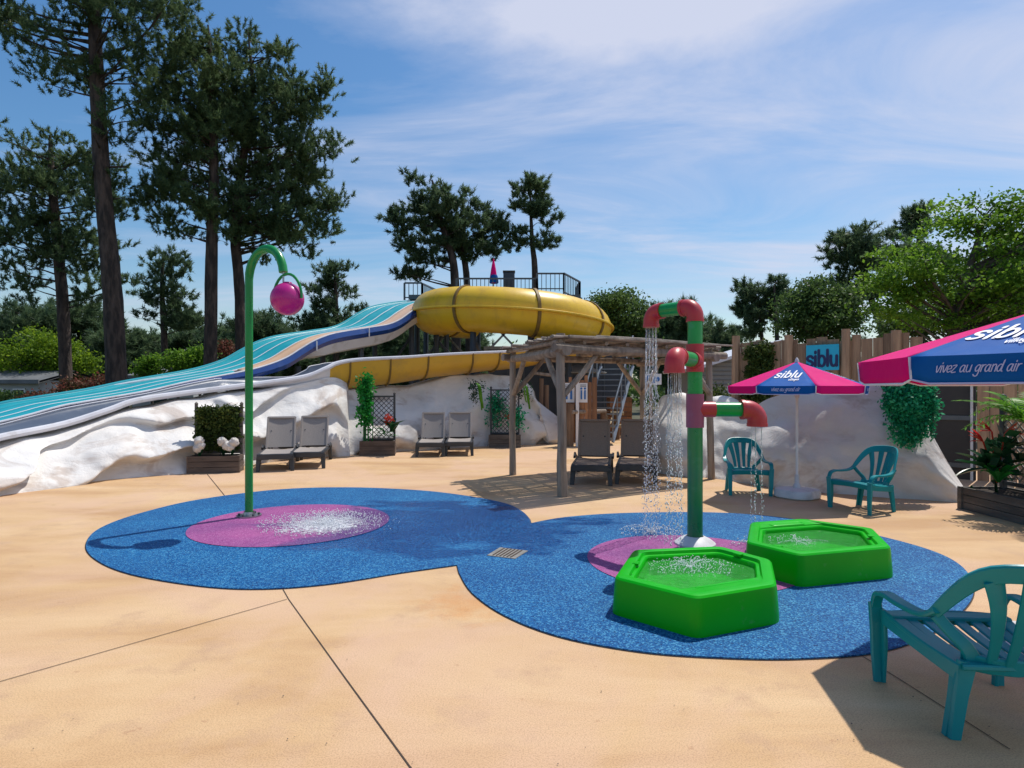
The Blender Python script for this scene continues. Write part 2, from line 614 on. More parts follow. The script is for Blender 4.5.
    pm('roof_cane', (0.42, 0.36, 0.30), (0.18, 0.148, 0.12), 3.0, 0.85, 0.1, stretch=(1.2, 1.2, 2), bs=0.5, bscale=18, bdist=0.02, island=0.4)
    pm('brown_pole', (0.24, 0.15, 0.09), (0.13, 0.08, 0.05), 3.0, 0.8, 0.1, stretch=(4, 4, 0.6), bs=0.5, bscale=14, bdist=0.02, island=0.2)
    pm('fence_board', (0.42, 0.265, 0.165), (0.23, 0.14, 0.088), 2.2, 0.8, 0.1, stretch=(5, 5, 0.5), bs=0.6, bscale=9, bdist=0.02, island=0.35)
    pm('hut_board', (0.31, 0.15, 0.07), (0.19, 0.09, 0.045), 2.2, 0.75, 0.1, stretch=(5, 5, 0.5), bs=0.5, bscale=9, bdist=0.02, island=0.3)
    pm('planter_wood', (0.16, 0.12, 0.095), (0.075, 0.055, 0.045), 2.4, 0.85, 0.1, stretch=(0.6, 0.6, 5), bs=0.6, bscale=14, bdist=0.02, island=0.2)
    pm('planter_dark', (0.15, 0.135, 0.12), (0.065, 0.058, 0.052), 2.4, 0.85, 0.1, stretch=(0.6, 0.6, 5), bs=0.6, bscale=14, bdist=0.02, island=0.2)
    pm('lattice', (0.055, 0.060, 0.066), (0.035, 0.04, 0.045), 5, 0.7, 0.1)
    pm('lattice_pale', (0.34, 0.31, 0.28), (0.22, 0.20, 0.18), 5, 0.8, 0.1)
    pm('bark_pine', (0.085, 0.060, 0.048), (0.028, 0.021, 0.018), 3.2, 0.9, 0.06, stretch=(2.2, 2.2, 0.55), bs=1.0, bscale=5, bdist=0.08, lo=0.4, hi=0.6)
    pm('bark_grey', (0.10, 0.085, 0.07), (0.05, 0.042, 0.035), 3, 0.9, 0.05, stretch=(2, 2, 0.6), bs=0.8, bscale=7, bdist=0.04)
    pm('soil', (0.035, 0.024, 0.017), None, 12, 0.95, 0.04, bs=0.8, bscale=30)
    pm('joint_dark', (0.07, 0.045, 0.03), None, 12, 0.9, 0.05)
    pm('drain', (0.26, 0.25, 0.23), (0.17, 0.165, 0.15), 9, 0.6, 0.1, bs=0.3, bscale=60)
    pm('cladding_grey', (0.24, 0.255, 0.255), (0.20, 0.21, 0.21), 1, 0.6, 0.08)
    pm('roof_grey', (0.16, 0.17, 0.18), (0.11, 0.115, 0.12), 2, 0.7, 0.1)
    pm('home_white', (0.46, 0.48, 0.50), (0.38, 0.40, 0.42), 1.5, 0.6, 0.1)
    pm('window_dark', (0.03, 0.05, 0.055), None, 1, 0.1, 0.05)
    pm('rope', (0.42, 0.34, 0.22), None, 20, 0.9, 0.05)
    pm('ground_mat', (0.10, 0.085, 0.05), (0.045, 0.06, 0.022), 0.4, 0.95, 0.03, bs=0.6, bscale=3, bdist=0.1)
    # foliage
    foliage_mat('pine_dark', (0.040, 0.078, 0.040), (0.084, 0.145, 0.060), (0.14, 0.20, 0.08), 0.40)
    foliage_mat('pine_far', (0.040, 0.078, 0.046), (0.078, 0.135, 0.062), (0.13, 0.19, 0.088), 0.40)
    foliage_mat('leaf_bright', (0.060, 0.125, 0.008), (0.12, 0.225, 0.014), (0.21, 0.33, 0.025), 0.45)
    foliage_mat('leaf_oak', (0.052, 0.135, 0.014), (0.105, 0.235, 0.022), (0.17, 0.32, 0.034), 0.46)
    foliage_mat('leaf_dark', (0.034, 0.076, 0.024), (0.066, 0.128, 0.034), (0.11, 0.185, 0.05), 0.40)
    foliage_mat('leaf_hedge', (0.024, 0.050, 0.012), (0.050, 0.085, 0.018), (0.10, 0.135, 0.03), 0.25, 3.0)
    foliage_mat('plastic_bright', (0.01, 0.15, 0.03), (0.018, 0.24, 0.045), (0.05, 0.34, 0.06), 0.35, 4.0, 0.35)
    foliage_mat('plastic_teal', (0.008, 0.16, 0.085), (0.016, 0.29, 0.14), (0.06, 0.44, 0.21), 0.3, 4.0, 0.4)
    foliage_mat('plastic_deep', (0.006, 0.030, 0.014), (0.010, 0.052, 0.022), (0.02, 0.085, 0.035), 0.2, 4.0, 0.3)
    foliage_mat('fern_lime', (0.06, 0.20, 0.015), (0.10, 0.29, 0.02), (0.18, 0.40, 0.04), 0.4, 4.0, 0.4)
    foliage_mat('photinia', (0.05, 0.055, 0.018), (0.13, 0.065, 0.035), (0.26, 0.085, 0.06), 0.3, 1.5)
    foliage_mat('flower_red', (0.45, 0.02, 0.02), (0.52, 0.05, 0.02), (0.60, 0.12, 0.06), 0.25, 4.0)
    foliage_mat('flower_white', (0.62, 0.58, 0.55), (0.72, 0.70, 0.67), (0.8, 0.78, 0.76), 0.25, 4.0)

    # water
    m, nt, b = new_mat('pool_water')
    b.inputs['Base Color'].default_value = (0.10, 0.62, 0.11, 1)
    b.inputs['Roughness'].default_value = 0.04
    b.inputs['IOR'].default_value = 1.33
    b.inputs['Alpha'].default_value = 0.42
    v = wcoords(nt)
    w1 = noise_n(nt, v, 16, 3, 0.6, 1.2)
    bump(nt, b, w1, 1.0, 0.05)
    MATS['pool_water'] = m
    m, nt, b = new_mat('water_drop')
    b.inputs['Base Color'].default_value = (0.86, 0.89, 0.93, 1)
    b.inputs['Roughness'].default_value = 0.12
    b.inputs['Transmission Weight'].default_value = 0.25
    b.inputs['IOR'].default_value = 1.33
    MATS['water_drop'] = m
    # shallow foam film: broken by a noise mask of its own
    m, nt, b = new_mat('foam')
    b.inputs['Base Color'].default_value = (0.82, 0.84, 0.88, 1)
    b.inputs['Roughness'].default_value = 0.25
    v = coords(nt, (1, 1, 1))
    n1 = noise_n(nt, v, 9, 8, 0.72, 1.5)
    ln = node(nt, 'ShaderNodeVectorMath', operation='LENGTH')
    nt.links.new(v, ln.inputs[0])
    mr = node(nt, 'ShaderNodeMapRange')
    mr.inputs[1].default_value = 0.1
    mr.inputs[2].default_value = 0.75
    mr.inputs[3].default_value = 0.16
    mr.inputs[4].default_value = -0.20
    nt.links.new(ln.outputs['Value'], mr.inputs[0])
    ad = node(nt, 'ShaderNodeMath', operation='ADD')
    nt.links.new(n1, ad.inputs[0])
    nt.links.new(mr.outputs[0], ad.inputs[1])
    rp = ramp(nt, [(0.47, (0, 0, 0)), (0.60, (0.9, 0.9, 0.9))])
    nt.links.new(ad.outputs[0], rp.inputs[0])
    nt.links.new(rp.outputs[0], b.inputs['Alpha'])
    bump(nt, b, n1, 0.6, 0.03)
    MATS['foam'] = m


make_mats()
# ================================================================ SETTING: ground, deck, pads
def structure(o, label=None):
    return tag(o, label, None, None, 'structure')


def sheet(name, pts, z, mat):
    b = MB()
    b.add([(p[0], p[1], z) for p in pts], [tuple(range(len(pts)))])
    o = b.build(name, mat)
    # ngons of a curved outline: triangulate cleanly
    bm = bmesh.new()
    bm.from_mesh(o.data)
    bmesh.ops.triangulate(bm, faces=bm.faces[:])
    for f in bm.faces:
        if f.normal.z < 0:
            f.normal_flip()
    bm.to_mesh(o.data)
    bm.free()
    return structure(o)


sheet('ground', [(900 * math.cos(2 * PI * k / 48), 900 * math.sin(2 * PI * k / 48)) for k in range(48)], -0.06, 'ground_mat')
sheet('paved_deck', [(-13, -5), (13, -5), (13, 16), (6, 22), (-2, 22), (-13, 12)], 0.0, 'deck_concrete')

left_px = [(530, 520), (522, 512), (505, 504), (470, 497), (420, 491), (350, 488), (280, 490), (200, 500), (140, 514),
           (100, 529), (86, 545), (95, 560), (130, 575), (200, 587), (262, 590), (330, 585), (400, 574), (457, 566)]
right_px = [(459, 574), (472, 594), (505, 617), (560, 638), (640, 653), (720, 659), (800, 660), (880, 653), (935, 633),
            (968, 606), (973, 586), (960, 566), (930, 551), (880, 537), (820, 524), (760, 516), (700, 513), (620, 514), (565, 518), (531, 524)]
pad = [p.xy for p in crom([G(*q) for q in left_px], 6)] + [p.xy for p in crom([G(*q) for q in right_px], 6)]
# rubber is 2 cm thick: a low slab
b_ = MB()
b_.add([(p[0], p[1], 0.012) for p in pad] + [(p[0], p[1], -0.03) for p in pad],
       [tuple(range(len(pad)))] + [(k, (k + 1) % len(pad), len(pad) + (k + 1) % len(pad), len(pad) + k) for k in range(len(pad))])
o = b_.build('rubber_pad', 'rubber_blue')
bm = bmesh.new()
bm.from_mesh(o.data)
bmesh.ops.triangulate(bm, faces=[f for f in bm.faces if len(f.verts) > 4])
bmesh.ops.recalc_face_normals(bm, faces=bm.faces[:])
bm.to_mesh(o.data)
bm.free()
structure(o)
# dark seam between pad and concrete
seam = MB()
n = len(pad)
ctr = Vector((0.3, 6.0))
rows = []
for k in range(n + 1):
    a, b = Vector(pad[(k - 1) % n]), Vector(pad[(k + 1) % n])
    t = (b - a).normalized()
    nn = Vector((t.y, -t.x))
    p = Vector(pad[k % n])
    rows.append([(p.x - nn.x * 0.007, p.y - nn.y * 0.007, 0.004), (p.x + nn.x * 0.007, p.y + nn.y * 0.007, 0.004)])
seam.grid(rows, 0, False)
structure(seam.build('pad_edge', 'joint_dark'))


def disc(name, c, rx, ry, rot, mat, z):
    pts = []
    for k in range(64):
        a = 2 * PI * k / 64
        x, y = rx * math.cos(a), ry * math.sin(a)
        pts.append((c[0] + x * math.cos(rot) - y * math.sin(rot), c[1] + x * math.sin(rot) + y * math.cos(rot)))
    return sheet(name, pts, z, mat)


disc('rubber_disc', (-2.62, 7.18), 1.13, 1.13, 0, 'rubber_purple', 0.017)
disc('rubber_disc', (1.68, 5.60), 0.97, 0.95, 0, 'rubber_purple', 0.017)


def joint(pts, w=0.0065):
    mb = MB()
    for a, b in zip(pts[:-1], pts[1:]):
        a, b = Vector((*a.xy, 0.004)), Vector((*b.xy, 0.004))
        t = (b - a).normalized()
        s = Vector((-t.y, t.x, 0)) * w / 2
        mb.add([a - s, b - s, b + s, a + s], [(0, 1, 2, 3)])
    structure(mb.build('expansion_joint', 'joint_dark'))


joint([G(283, 589.5), G(289, 600), G(345, 678), G(412, 770), G(470, 850)])
joint([G(-60, 700), G(0, 682), G(287, 599.5)])
joint([G(207, 474), G(226, 497.5)], 0.012)
joint([G(860, 655), G(908, 685), G(1010, 750)], 0.006)
# drain grating
q = [G(487, 557), G(515, 560.5), G(528, 552.5), G(500, 549)]
dr = thing('floor_drain', (sum((p for p in q), Vector()) / 4).xy.to_3d() + Vector((0, 0, 0.012)), 'square grey drain plate set flush in the blue rubber pad', 'drain')
mb = MB()
c = sum(q, Vector()) / 4
mb.add([(p.x, p.y, 0.018) for p in q] + [(p.x, p.y, 0.0) for p in q], [(0, 1, 2, 3), (0, 4, 5, 1), (1, 5, 6, 2), (2, 6, 7, 3), (3, 7, 4, 0)])
o = mb.build('cover_plate', 'drain', dr)
mb = MB()
for k in range(1, 7):
    t = k / 7
    a = q[0].lerp(q[1], t).lerp(c, 0.12)
    b = q[3].lerp(q[2], t).lerp(c, 0.12)
    mb.bar((a.x, a.y, 0.020), (b.x, b.y, 0.020), 0.012, 0.006)
mb.build('grating', 'joint_dark', dr)


# ================================================================ ROCK WALLS
def rock(name, stations, label, push=0.35, ledge=0.16, freq=2.2, seed=0.0, back=0.7, nu=160, nv=46, batter=None):
    """stations: (base ground point, top 3-D point); a lumpy sculpted face between them, closed at the back"""
    S = [(Vector(a), Vector(b)) for a, b in stations]
    base = crom([s[0] for s in S], 12)
    top = crom([s[1] for s in S], 12)
    L = [0]
    for i in range(1, len(base)):
        L.append(L[-1] + (base[i] - base[i - 1]).length)
    rows = []
    for i in range(nu + 1):
        s = L[-1] * i / nu
        bx = Vector([np.interp(s, L, [p[k] for p in base]) for k in range(3)])
        tx = Vector([np.interp(s, L, [p[k] for p in top]) for k in range(3)])
        b2 = Vector([np.interp(s + 0.1, L, [p[k] for p in base]) for k in range(2)])
        b1 = Vector([np.interp(s - 0.1, L, [p[k] for p in base]) for k in range(2)])
        t = (b2 - b1).normalized()
        nrm = Vector((t.y, -t.x, 0))
        end = min(1, min(i, nu - i) / 10)
        row = []
        for j in range(nv + 1):
            v = j / nv
            p = bx.lerp(tx, v)
            u = s
            warp = noise.noise(Vector((u * 0.35 + seed, seed, v * 0.6))) * 1.3 + noise.noise(Vector((u * 1.1, seed + 5, v))) * 0.35
            ph = (v * freq + warp) % 1.0
            # bulging ledges: slow swell upward, quick undercut
            w = ph / 0.78 if ph < 0.78 else (1 - ph) / 0.22
            w = 1 - w * w * (3 - 2 * w)
            d = ledge * (w - 0.4) * (0.6 + 0.8 * noise.noise(Vector((u * 0.5, 9 + seed, v * 1.4))) + 0.5)
            d += push * math.sin(PI * min(1, v * 1.1)) * 0.4
            d += 0.16 * noise.noise(Vector((u * 1.3, seed + v * 2.0, 3.1))) + 0.05 * noise.noise(Vector((u * 4.5, v * 7, seed)))
            d *= math.sin(PI * min(1.0, 0.12 + v * 0.9)) ** 0.6 * end + (1 - end) * 0.2
            zj = 0.05 * noise.noise(Vector((u * 2.1, seed + 2, v * 5)))
            row.append(p + nrm * d + Vector((0, 0, zj * (v > 0.03))))
        row[0].z = -0.04
        bk = -nrm
        tp = row[-1]
        row.append(tp + bk * back * 0.5 + Vector((0, 0, 0.03)))
        row.append(tp + bk * back + Vector((0, 0, -0.12)))
        row.append((tp + bk * (back + 0.25)).xy.to_3d() + Vector((0, 0, -0.04)))
        rows.append(row)
    mb = MB()
    mb.grid(rows, 0, True)
    m = len(rows[0])
    mb.add(rows[0], [tuple(range(m))], 0)
    mb.add(rows[-1], [tuple(reversed(range(m)))], 0)
    o = mb.build(name, 'rock_white', sharp=60)
    return tag(o, label, 'rock wall')


LIP = [(-110, 466, 8.7), (-50, 452, 9.3), (0, 438, 9.9), (63, 425, 10.8), (109, 410.5, 11.5), (137, 401, 11.95), (190, 393, 12.8), (260, 384, 13.9),
       (304, 377.5, 14.6), (326, 369, 15.0), (338, 363.5, 15.25), (360, 360, 15.6), (406, 357.5, 16.1), (440, 355, 16.5), (480, 353, 16.9), (520, 351, 17.4)]


def lip_at(px):
    xs = [q[0] for q in LIP]
    return W(px, interp(px, xs, [q[1] for q in LIP]), interp(px, xs, [q[2] for q in LIP]))


st = []
for px, by in ((-120, 521), (-60, 508), (0, 497), (40, 490), (80, 484), (130, 478.5), (187, 473), (225, 468.5), (258, 463), (300, 459), (335, 456.5), (350, 456)):
    l = lip_at(px)
    tp = l + Vector((0.02, -0.05, -0.15))
    st.append((G(px, by), tp))
st[-1] = (st[-1][0], W(346, 384, 15.3))
st[-2] = (st[-2][0], W(333, 377, 15.15))
rock('rock_wall', st, 'long low white painted rock wall below the grey lip of the turquoise slide', 0.4, 0.34, 1.9, 0.0, 0.9, 260, 56)
def back_by(p, k):
    return Vector((p.x * (p.y + k) / p.y, p.y + k, EYE + (p.z - EYE) * (p.y + k) / p.y))


st = [(G(340, 456.5), W(341, 391, 15.35)), (G(372, 455.5), W(372, 388.5, 15.9)), (G(410, 454), W(410, 386, 16.2)), (G(450, 451), W(450, 377, 16.6)), (G(488, 449), W(488, 374.5, 17.0)),
      (G(515, 447), W(515, 378, 17.3)), (G(533, 445.5), W(531, 386, 17.4)), (G(546, 444), W(537, 402, 17.5)), (G(551, 444), W(549, 440, 17.6))]
st = [((a + Vector((a.x, a.y, 0)).normalized() * k).xy.to_3d(), back_by(b, k)) for (a, b), k in zip(st, (.2, .5, .7, .75, .75, .6, .4, .2, 0))]
rock('rock_wall', st, 'white rock wall in shade behind the two far grey sun loungers', 0.5, 0.30, 1.25, 4.3, 0.8, 150, 44)
# boulder behind the shower
st = [(G(646, 468), W(650, 450, 12.3)), (G(655, 472), W(657, 406, 12.1)), (G(668, 475), W(668, 394, 12.0)), (G(685, 477), W(686, 399, 11.9)), (G(700, 478), W(702, 410, 11.8)), (G(712, 478), W(713, 447, 12.0))]
rock('boulder', st, 'rough white boulder standing behind the falling shower water', 0.35, 0.12, 1.0, 8.1, 0.7, 60, 30)['category'] = 'boulder'
st = [(G(704, 477.5), W(704, 409, 12.1)), (G(728, 481), W(726, 413, 11.6)), (G(752, 484.5), W(748, 412, 11.0)), (G(775, 488), W(772, 398, 10.6)), (G(805, 491), W(800, 391.5, 10.1)), (G(840, 494), W(836, 389.5, 9.75)),
      (G(875, 497), W(868, 386.5, 9.4)), (G(905, 499), W(895, 386.5, 9.15)), (G(930, 500.5), W(915, 404, 9.0)), (G(948, 502), W(933, 436, 8.95)), (G(962, 503), W(948, 463, 8.9)), (G(974, 503), W(966, 490, 8.85))]
rock('rock_wall', st, 'smooth white rock wall behind the two small teal chairs and the small parasol', 0.22, 0.03, 0.7, 12.7, 0.9, 140, 40)
# low white kerb boulders beyond the boulder
mb = MB()
for px, py, d, r in ((722, 401, 13.2, .34),):
    mb.ball(W(px, py, d) - Vector((0, 0, .15)), r, 0, 14, (1.3, .9, .8))
    mb.tube([W(px, py, d) - Vector((0, 0, .3)), W(px, py, d).xy.to_3d()], [.34, .4], 10)
tag(mb.build('boulder', 'rock_white'), 'small rounded white boulder peeping over the wall left of the small parasol', 'boulder')
# ================================================================ MULTI-LANE SLIDE
SU = Vector((.51, .86, 0)).normalized()
SN = Vector((-.86, .51, 0)).normalized()
S0 = Vector((-8.96, 10.5, 0))
T_ = [-4, -2, 0, .9, 1.31, 2.5, 3.4, 4.7, 5.4, 6.0, 6.5, 7.0, 7.7, 9.0, 9.9, 10.5, 11.2, 12.1, 14.1, 16]
Z_ = [.45, .62, 1.02, 1.27, 1.35, 1.56, 1.77, 2.02, 2.2, 2.42, 2.7, 2.96, 3.2, 3.47, 3.66, 3.9, 4.3, 4.68, 5.1, 5.2]
prof = crom([(t, z, 0) for t, z in zip(T_, Z_)], 5)
WID = 2.6
slide = thing('lane_slide', S0 + SU * 5, 'wide turquoise lane slide with white dividers and one beige lane running down to the left', 'water slide')


def slide_strip(name, w0, w1, mat, h0=0.0, h1=0.0, t0=-9, t1=99, bow=0.0, nw=6):
    rows = []
    for p in prof:
        if p.x < t0 - .01 or p.x > t1 + .01:
            continue
        r = []
        for k in range(nw + 1):
            a = k / nw
            w = w0 + (w1 - w0) * a
            r.append(S0 + SU * p.x + SN * w + Vector((0, 0, p.y + h0 + (h1 - h0) * a - bow * math.sin(PI * a))))
        rows.append(r)
    mb = MB()
    mb.grid(rows)
    o = mb.build(name, mat, slide)
    sd = o.modifiers.new('thickness', 'SOLIDIFY')
    sd.thickness = 0.03
    sd.offset = -1
    return o


lw = WID / 4
for k in range(4):
    a, b = k * lw, (k + 1) * lw
    if k == 0:
        slide_strip('lane', a + .03, b - .03, 'slide_beige', t0=4.9, bow=.07)['label'] = 'beige lane'
        slide_strip('lane', a + .03, b - .03, 'slide_turquoise', t1=4.9, bow=.07)
    else:
        slide_strip('lane', a + .03, b - .03, 'slide_turquoise', bow=.07)
for k in range(1, 4):
    mb = MB()
    mb.tube([S0 + SU * p.x + SN * (k * lw * (1 if p.x > 5 or k < 3 else 1 + .3333 * min(1, (5 - p.x) / 2))) + Vector((0, 0, p.y + .006)) for p in prof], .028, 8)
    mb.build('lane_divider', 'lip_white', slide)
mb = MB()
mb.tube([S0 + SU * p.x + Vector((0, 0, p.y + .02)) for p in prof], .024, 8)
mb.build('edge_lip', 'lip_white', slide)
mb = MB()
mb.tube([S0 + SU * p.x + SN * WID + Vector((0, 0, p.y + .05)) for p in prof], .035, 8)
mb.build('edge_lip', 'slide_turquoise', slide)
slide_strip('side_wall', WID - .03, WID + .02, 'slide_turquoise', 0, .05)
# navy outer wall on the near side, white shell below
rows, rows2 = [], []
for p in prof:
    b = S0 + SU * p.x + Vector((0, 0, p.y))
    hh = .25 if p.x > 6 else max(.035, .25 * (p.x - 2) / 4)
    g2 = max(.12, min(1, (p.x - 2) / 4))
    rows.append([b + Vector((0, 0, .03 * g2 - .012)) - SN * .05 * g2, b - SN * .12 * g2 + Vector((0, 0, -hh * .5)), b - SN * .06 * g2 + Vector((0, 0, -hh))])
    if p.x > 6.2:
        g = min(1, (p.x - 6.2) / 1.2)
        rows2.append([b - SN * .05 + Vector((0, 0, -hh)), b + SN * .1 + Vector((0, 0, -hh - .28 * g)), b + SN * .5 + Vector((0, 0, -hh - .36 * g)), b + SN * WID + Vector((0, 0, -hh - .3 * g))])
mb = MB()
mb.grid(rows)
mb.build('side_wall', 'slide_navy', slide)['label'] = 'navy side wall'
mb = MB()
mb.grid(rows2)
mb.build('shell', 'slide_white', slide)
for t in (6.8, 9.2, 11.6, 13.6):
    zt = float(np.interp(t, T_, Z_)) - .6
    mb = MB()
    for w in (.5, WID - .4):
        p = S0 + SU * t + SN * w
        mb.tube([p, p + Vector((0, 0, zt))], .09, 8)
    a = S0 + SU * t + SN * .5
    c = S0 + SU * t + SN * (WID - .4)
    mb.bar(a + Vector((0, 0, zt * .9)), c + Vector((0, 0, zt * .4)), .07, .07)
    mb.build('support_frame', 'slate_cladding', slide)
# panel seams across the navy wall
for t in (6.9, 8.9, 11.3):
    z = float(np.interp(t, T_, Z_))
    mb = MB()
    p = S0 + SU * t - SN * .135
    mb.bar(p + Vector((0, 0, z + .03)), p + Vector((0, 0, z - .24)), .03, .02, SN)
    mb.build('panel_seam', 'slide_white' if t > 4 else 'slide_navy', slide)

# ================================================================ EXIT FLUME (grey bed, white lip, yellow upper trough)
flume = thing('flume', lip_at(300) - Vector((0, 0, 1)), 'open body slide flume with grey bed, white lip and yellow outer shell', 'water slide')
LP = crom([W(*q) for q in LIP] + [Vector((1.5, 18.0, 2.95)), Vector((2.9, 19.4, 3.05)), Vector((3.45, 21.0, 3.2)), Vector((2.6, 22.6, 3.35))], 6)


def flume_rows(i0, i1, wf, depth, inset=0.0, n=12):
    rows = []
    for i in range(i0, i1):
        p = LP[i]
        t = (LP[min(i + 1, len(LP) - 1)] - LP[max(i - 1, 0)])
        t.z = 0
        t.normalize()
        nn = Vector((-t.y, t.x, 0))
        if nn.dot(SN) < -0.2:
            nn = -nn
        w = wf(i)
        dd = depth(i)
        q = p + nn * w
        # on the run-out the bed climbs to the edge of the lowest lane
        tt = (p - S0).dot(SU)
        g = max(0.0, min(1.0, (5.6 - tt) / 1.6))
        if g > 0:
            e_ = S0 + SU * tt
            e_.z = float(np.interp(tt, T_, Z_)) - .035
            q = q.lerp(e_ - SN * .05, g)
        row = []
        for k in range(n + 1):
            a = PI * k / n
            x = (1 - math.cos(a)) / 2
            x = inset / w + x * (1 - 2 * inset / w)
            row.append(p.lerp(q, x) + Vector((0, 0, -max(0, dd - inset) * math.sin(a) ** .75 * (1 - .75 * g))))
        rows.append(row)
    return rows


nL = len(LP)
isp = min(range(nL), key=lambda i: abs((LP[i].x / LP[i].y) - (331 - 512) / FOC))
wf = lambda i: 1.0 if i < isp else min(1.25, 1.0 + .02 * (i - isp))
df = lambda i: .28 if i < isp - 6 else (.28 + .052 * (i - isp + 6) if i < isp + 4 else max(.5, .80 - .011 * (i - isp - 4)))
mb = MB()
mb.grid(flume_rows(0, nL, wf, df, .04))
mb.build('flume_bed', 'flume_grey', flume)
mb = MB()
mb.grid(flume_rows(0, isp + 1, wf, df))
mb.build('outer_shell', 'slide_white', flume)
mb = MB()
mb.grid(flume_rows(isp, nL, wf, df))
mb.build('outer_shell', 'flume_yellow', flume)['label'] = 'yellow outer shell'
fr = flume_rows(0, nL, wf, df)
for kk, rr in ((0, .062), (-1, .014)):
    mb = MB()
    mb.tube([r[kk] + Vector((0, 0, .01)) for r in fr], [rr * (1 if i < isp else max(.62, 1 - .02 * (i - isp))) for i in range(len(fr))], 8)
    mb.build('flume_lip', 'lip_white', flume)
for px in (352, 388, 431, 474, 503):
    i = min(range(nL), key=lambda i: abs((LP[i].x / LP[i].y) - (px - 512) / FOC))
    rows = flume_rows(i, i + 2, lambda j: wf(j) + .0, lambda j: df(j) + .03)
    r0 = [p + (rows[1][k] - p) * .0 for k, p in enumerate(rows[0])]
    mb = MB()
    cen = sum(r0, Vector()) / len(r0)
    mb.tube([p + (p - cen) * .02 for p in r0], .025, 6)
    mb.build('shell_seam', 'slide_seam', flume)
for px in (395, 446, 492):
    p = lip_at(px) + Vector((-.3, .95, -.9))
    mb = MB()
    mb.tube([p.xy.to_3d(), p], .08, 8)
    mb.build('support_post', 'slate_cladding', flume)

# ================================================================ YELLOW SPIRAL TUBE
tube_s = thing('tube_slide', (0, 21.2, 0), 'closed yellow spiral tube slide with a raised seam, turning above the far rock wall', 'water slide')
CX, CY, RR, TR = 0.0, 21.6, 2.78, .77
hel = []
for k in range(-14, 62):
    th = R(180 + k * 4.0)
    f = k / 45
    hel.append((Vector((CX + RR * math.cos(th) * 1.0 - .02, CY + RR * math.sin(th), 4.34 - .62 * max(0, f) ** 1.25 - (.10 * f if f < 0 else 0))), th))
rows, seam_o = [], []
for p, th in hel:
    o_ = Vector((math.cos(th), math.sin(th), 0))
    row = []
    for k in range(24):
        a = 2 * PI * k / 24
        row.append(p + o_ * (TR * math.cos(a)) + Vector((0, 0, TR * .95 * math.sin(a))))
    rows.append(row)
    seam_o.append(p + o_ * (TR + .02))
mb = MB()
mb.grid(rows, 0, True, True)
mb.build('tube_shell', 'slide_yellow', tube_s)
mb = MB()
mb.sweep([q for q in seam_o], .16, .07, [Vector((p - Vector((CX, CY, p.z)))) for p, th in hel])
mb.build('tube_flange', 'slide_yellow', tube_s)
for kk in (7, 29, 40, 51, 64):
    p, th = hel[kk]
    o_ = Vector((math.cos(th), math.sin(th), 0))
    tg = Vector((-math.sin(th), math.cos(th), 0))
    ring = [p + o_ * ((TR + .012) * math.cos(2 * PI * k / 28)) + Vector((0, 0, (TR * .95 + .012) * math.sin(2 * PI * k / 28))) for k in range(29)]
    mb = MB()
    mb.sweep(ring, .11, .06, [tg] * 29)
    mb.build('joint_ring', 'slide_seam', tube_s)
for kk in (12, 30, 47):
    p, th = hel[kk]
    mb = MB()
    mb.tube([p.xy.to_3d(), p - Vector((0, 0, TR * .9))], .1, 10)
    q = p.xy.to_3d() + Vector((math.cos(th) * -1.2, math.sin(th) * -1.2, 0))
    mb.bar(q + Vector((0, 0, 2.2)), p - Vector((0, 0, TR * .9 + .2)), .09, .09)
    mb.build('support_post', 'slate_cladding', tube_s)

# ================================================================ SLIDE TOWER
tower = thing('slide_tower', (-.3, 24.6, 0), 'dark slide tower platform with black bar railings above the yellow tube', 'tower')
mb = MB()
mb.box((-.7, 25.25, 5.3), (6.8, 2.8, .18))
mb.build('platform', 'dark_metal', tower)
for x in (-3.8, -1.5, .8, 2.7):
    for y in (24.0, 26.5):
        mb = MB()
        mb.tube([(x, y, 0), (x, y, 5.29)], .11, 8)
        mb.build('tower_post', 'slate_cladding', tower)
mb = MB()
for a, b in (((-3.8, 24.0), (-1.5, 24.0)), ((-1.5, 24.0), (.8, 24.0))):
    mb.bar((*a, 2.6), (*b, 5.0), .08, .08)
    mb.bar((*b, 2.6), (*a, 5.0), .08, .08)
    mb.bar((*a, 4.2), (*b, 4.2), .08, .08)
mb.build('bracing', 'galvanised', tower)


def rail_panel(a, b, h, name='railing', n=None):
    mb = MB()
    a, b = Vector(a), Vector(b)
    n = n or max(3, int((b - a).length / .16))
    mb.bar(a + Vector((0, 0, h)), b + Vector((0, 0, h)), .06, .06)
    mb.bar(a + Vector((0, 0, .1)), b + Vector((0, 0, .1)), .04, .04)
    for k in range(n + 1):
        p = a.lerp(b, k / n)
        w = .07 if k in (0, n) else .026
        mb.bar(p, p + Vector((0, 0, h)), w, w)
    return mb.build(name, 'dark_metal', tower)


rail_panel((-4.3, 24.0, 5.2), (-3.6, 24.0, 5.2), .68)
rail_panel((-3.6, 24.0, 5.2), (-3.2, 26.6, 5.3), .66)
rail_panel((-2.2, 23.75, 5.51), (1.0, 23.75, 5.51), .5)
rail_panel((1.0, 23.75, 5.51), (2.05, 23.75, 5.51), .70)
rail_panel((2.05, 23.75, 5.38), (2.85, 25.2, 5.3), .84)
rail_panel((2.85, 25.2, 5.3), (2.85, 26.7, 5.3), .84)
